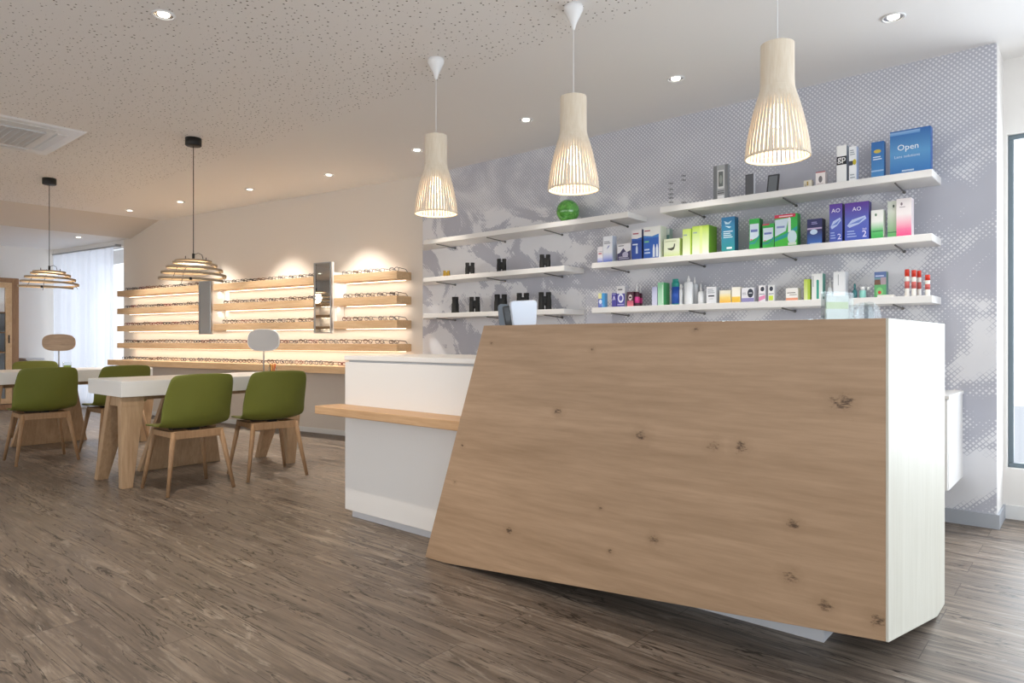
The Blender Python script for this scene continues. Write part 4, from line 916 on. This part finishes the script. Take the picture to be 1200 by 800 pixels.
bottle('plum and pink bottle half hidden behind its twin', 750.7, 4, 333.5, C_, bb('maroon', .60)+[('label', 'pink', [(1.02, .16), (1.02, .40)])], y=4.50)
bottle('teal bottle with blue label on the bottom right shelf', 791.6, 8.4, 326.8, C_, [('body', 'teal', [(.95, 0), (1, .02), (1, .84), (.9, .88)]), ('cap', 'teal', [(.82, .88), (.82, 1.0)]), ('label', 'navy_label', [(1.02, .06), (1.02, .70)])])
bottle('slim white tube right of the teal bottle', 798, 4, 333, C_, [('body', 'bottle_white', [(1, 0), (1, .7), (.8, .75)]), ('cap', 'white_plastic', [(.75, .75), (.7, 1.0)])])
bottle('largest white squeeze bottle with pointed nozzle', 807, 10, 323, C_, bb('bottle_white', .78))
bottle('white squeeze bottle behind the largest one', 814, 7, 324.5, C_, bb('bottle_white', .74), y=4.53)
bottle('small white dropper bottle left of the boxy white bottle', 821.3, 6.8, 332.4, C_, bb('bottle_white', .62))
bottle('small white dropper bottle behind its twin', 826, 4, 334, C_, bb('bottle_white', .62), y=4.53)
pbox('boxy white carton with small black print between the bottles and the yellow cartons', 827.8, 839.3, 336, C_, 'E2E4E8', [('r', .2, .42, .8, .5, '3A3E44'), ('l', .15, .6, .85, .9, '9AA0A8', 3), ('r', .3, .28, .7, .3, '8A9098')], 'C4C8CE', dep=.05)
bottle('pale pink dropper bottle left of the plain white carton', 972.8, 6, 325.8, C_, bb('bottle_white', .55))
bottle('small round teal flask with knob stopper', 1001.6, 5.8, 332, C_, [('body', 'teal_dark', [(.7, 0), (1, .08), (1, .45), (.6, .6)]), ('stopper', 'teal_dark', [(.3, .6), (.5, .72), (.5, .9), (.2, 1.0)])], flat=1)
bottle('mint green jar with white lid', 1011, 7.6, 336, C_, [('body', 'mint', [(.95, 0), (1, .05), (1, .68)]), ('lid', 'white_plastic', [(.7, .68), (.7, 1.0)])], flat=1)
bottle('tiny clear vial with white lid beside the mint jar', 1018, 4, 336, C_, [('body', 'acrylic', [(.9, 0), (.9, .72)]), ('lid', 'white_plastic', [(1, .72), (1, 1.0)])], flat=1)
can = [('body', 'can_white', [(.95, 0), (1, .02), (1, .72), (.9, .75)]), ('cap', 'red', [(1, .74), (1, .98), (.92, 1.0)]), ('label', 'red_label', [(1.015, .30), (1.015, .56)])]
for px, w, pt, y, lb in ((1063, 5.6, 315.6, 4.43, 'red-capped spray can, leftmost of the four'), (1071, 5.6, 316.5, 4.43, 'red-capped spray can in front in the close pair'),
                         (1077, 5.2, 317, 4.50, 'red-capped spray can standing back in the close pair'), (1087, 6, 322, 4.42, 'shortest red-capped spray can at the shelf\'s right end')):
    bottle(lb, px, w, pt, C_, can, y=y, cat='spray can', name='spray_can', group='red-capped spray cans', flat=1)
# ================================================================ LIGHT
w = bpy.data.worlds.new('sky'); S.world = w; w.use_nodes = True
bg = w.node_tree.nodes['Background']; bg.inputs[0].default_value = (.86, .92, 1.0, 1); bg.inputs[1].default_value = 1.6
def area(name, loc, rot, sx, sy, e, col):
    return light(name, 'AREA', loc, e, col, rot, shape='RECTANGLE', size=sx, size_y=sy)
area('daylight_back_window', (.95, YP+.45, 1.28), (-PI/2, 0, 0), 2.7, 1.96, DAY[0], COOL)
area('daylight_right_window', (XR+.5, .7, 1.35), (PI/2+.8, 0, PI/2), 7.2, 2.1, DAY[1], COOL)
area('daylight_shop_window', (-3.5, YB-.5, 1.35), (PI/2+.85, 0, 0), 12, 2.1, DAY[2], NEUT)
p = ep(6.75, -.5)
area('daylight_far_window', (p[0], p[1], 1.27), (-PI/2, 0, TILT), 2.2, 2.2, DAY[3], COOL)
# ================================================================ CAMERA
cam = bpy.data.cameras.new('camera'); co = bpy.data.objects.new('camera', cam); COL.objects.link(co)
cam.sensor_width = 36; cam.lens = 24; cam.shift_y = -2/1200
co.location = (0, 0, EYE); co.rotation_euler = (PI/2, 0, YAW); S.camera = co
S.view_settings.view_transform = 'Standard'; S.view_settings.look = 'None'; S.view_settings.exposure = EXPO; S.view_settings.gamma = 1
S.view_settings.use_curve_mapping = False
S.cycles.use_denoising = True
S.cycles.max_bounces = 8; S.cycles.diffuse_bounces = 5; S.cycles.transparent_max_bounces = 12
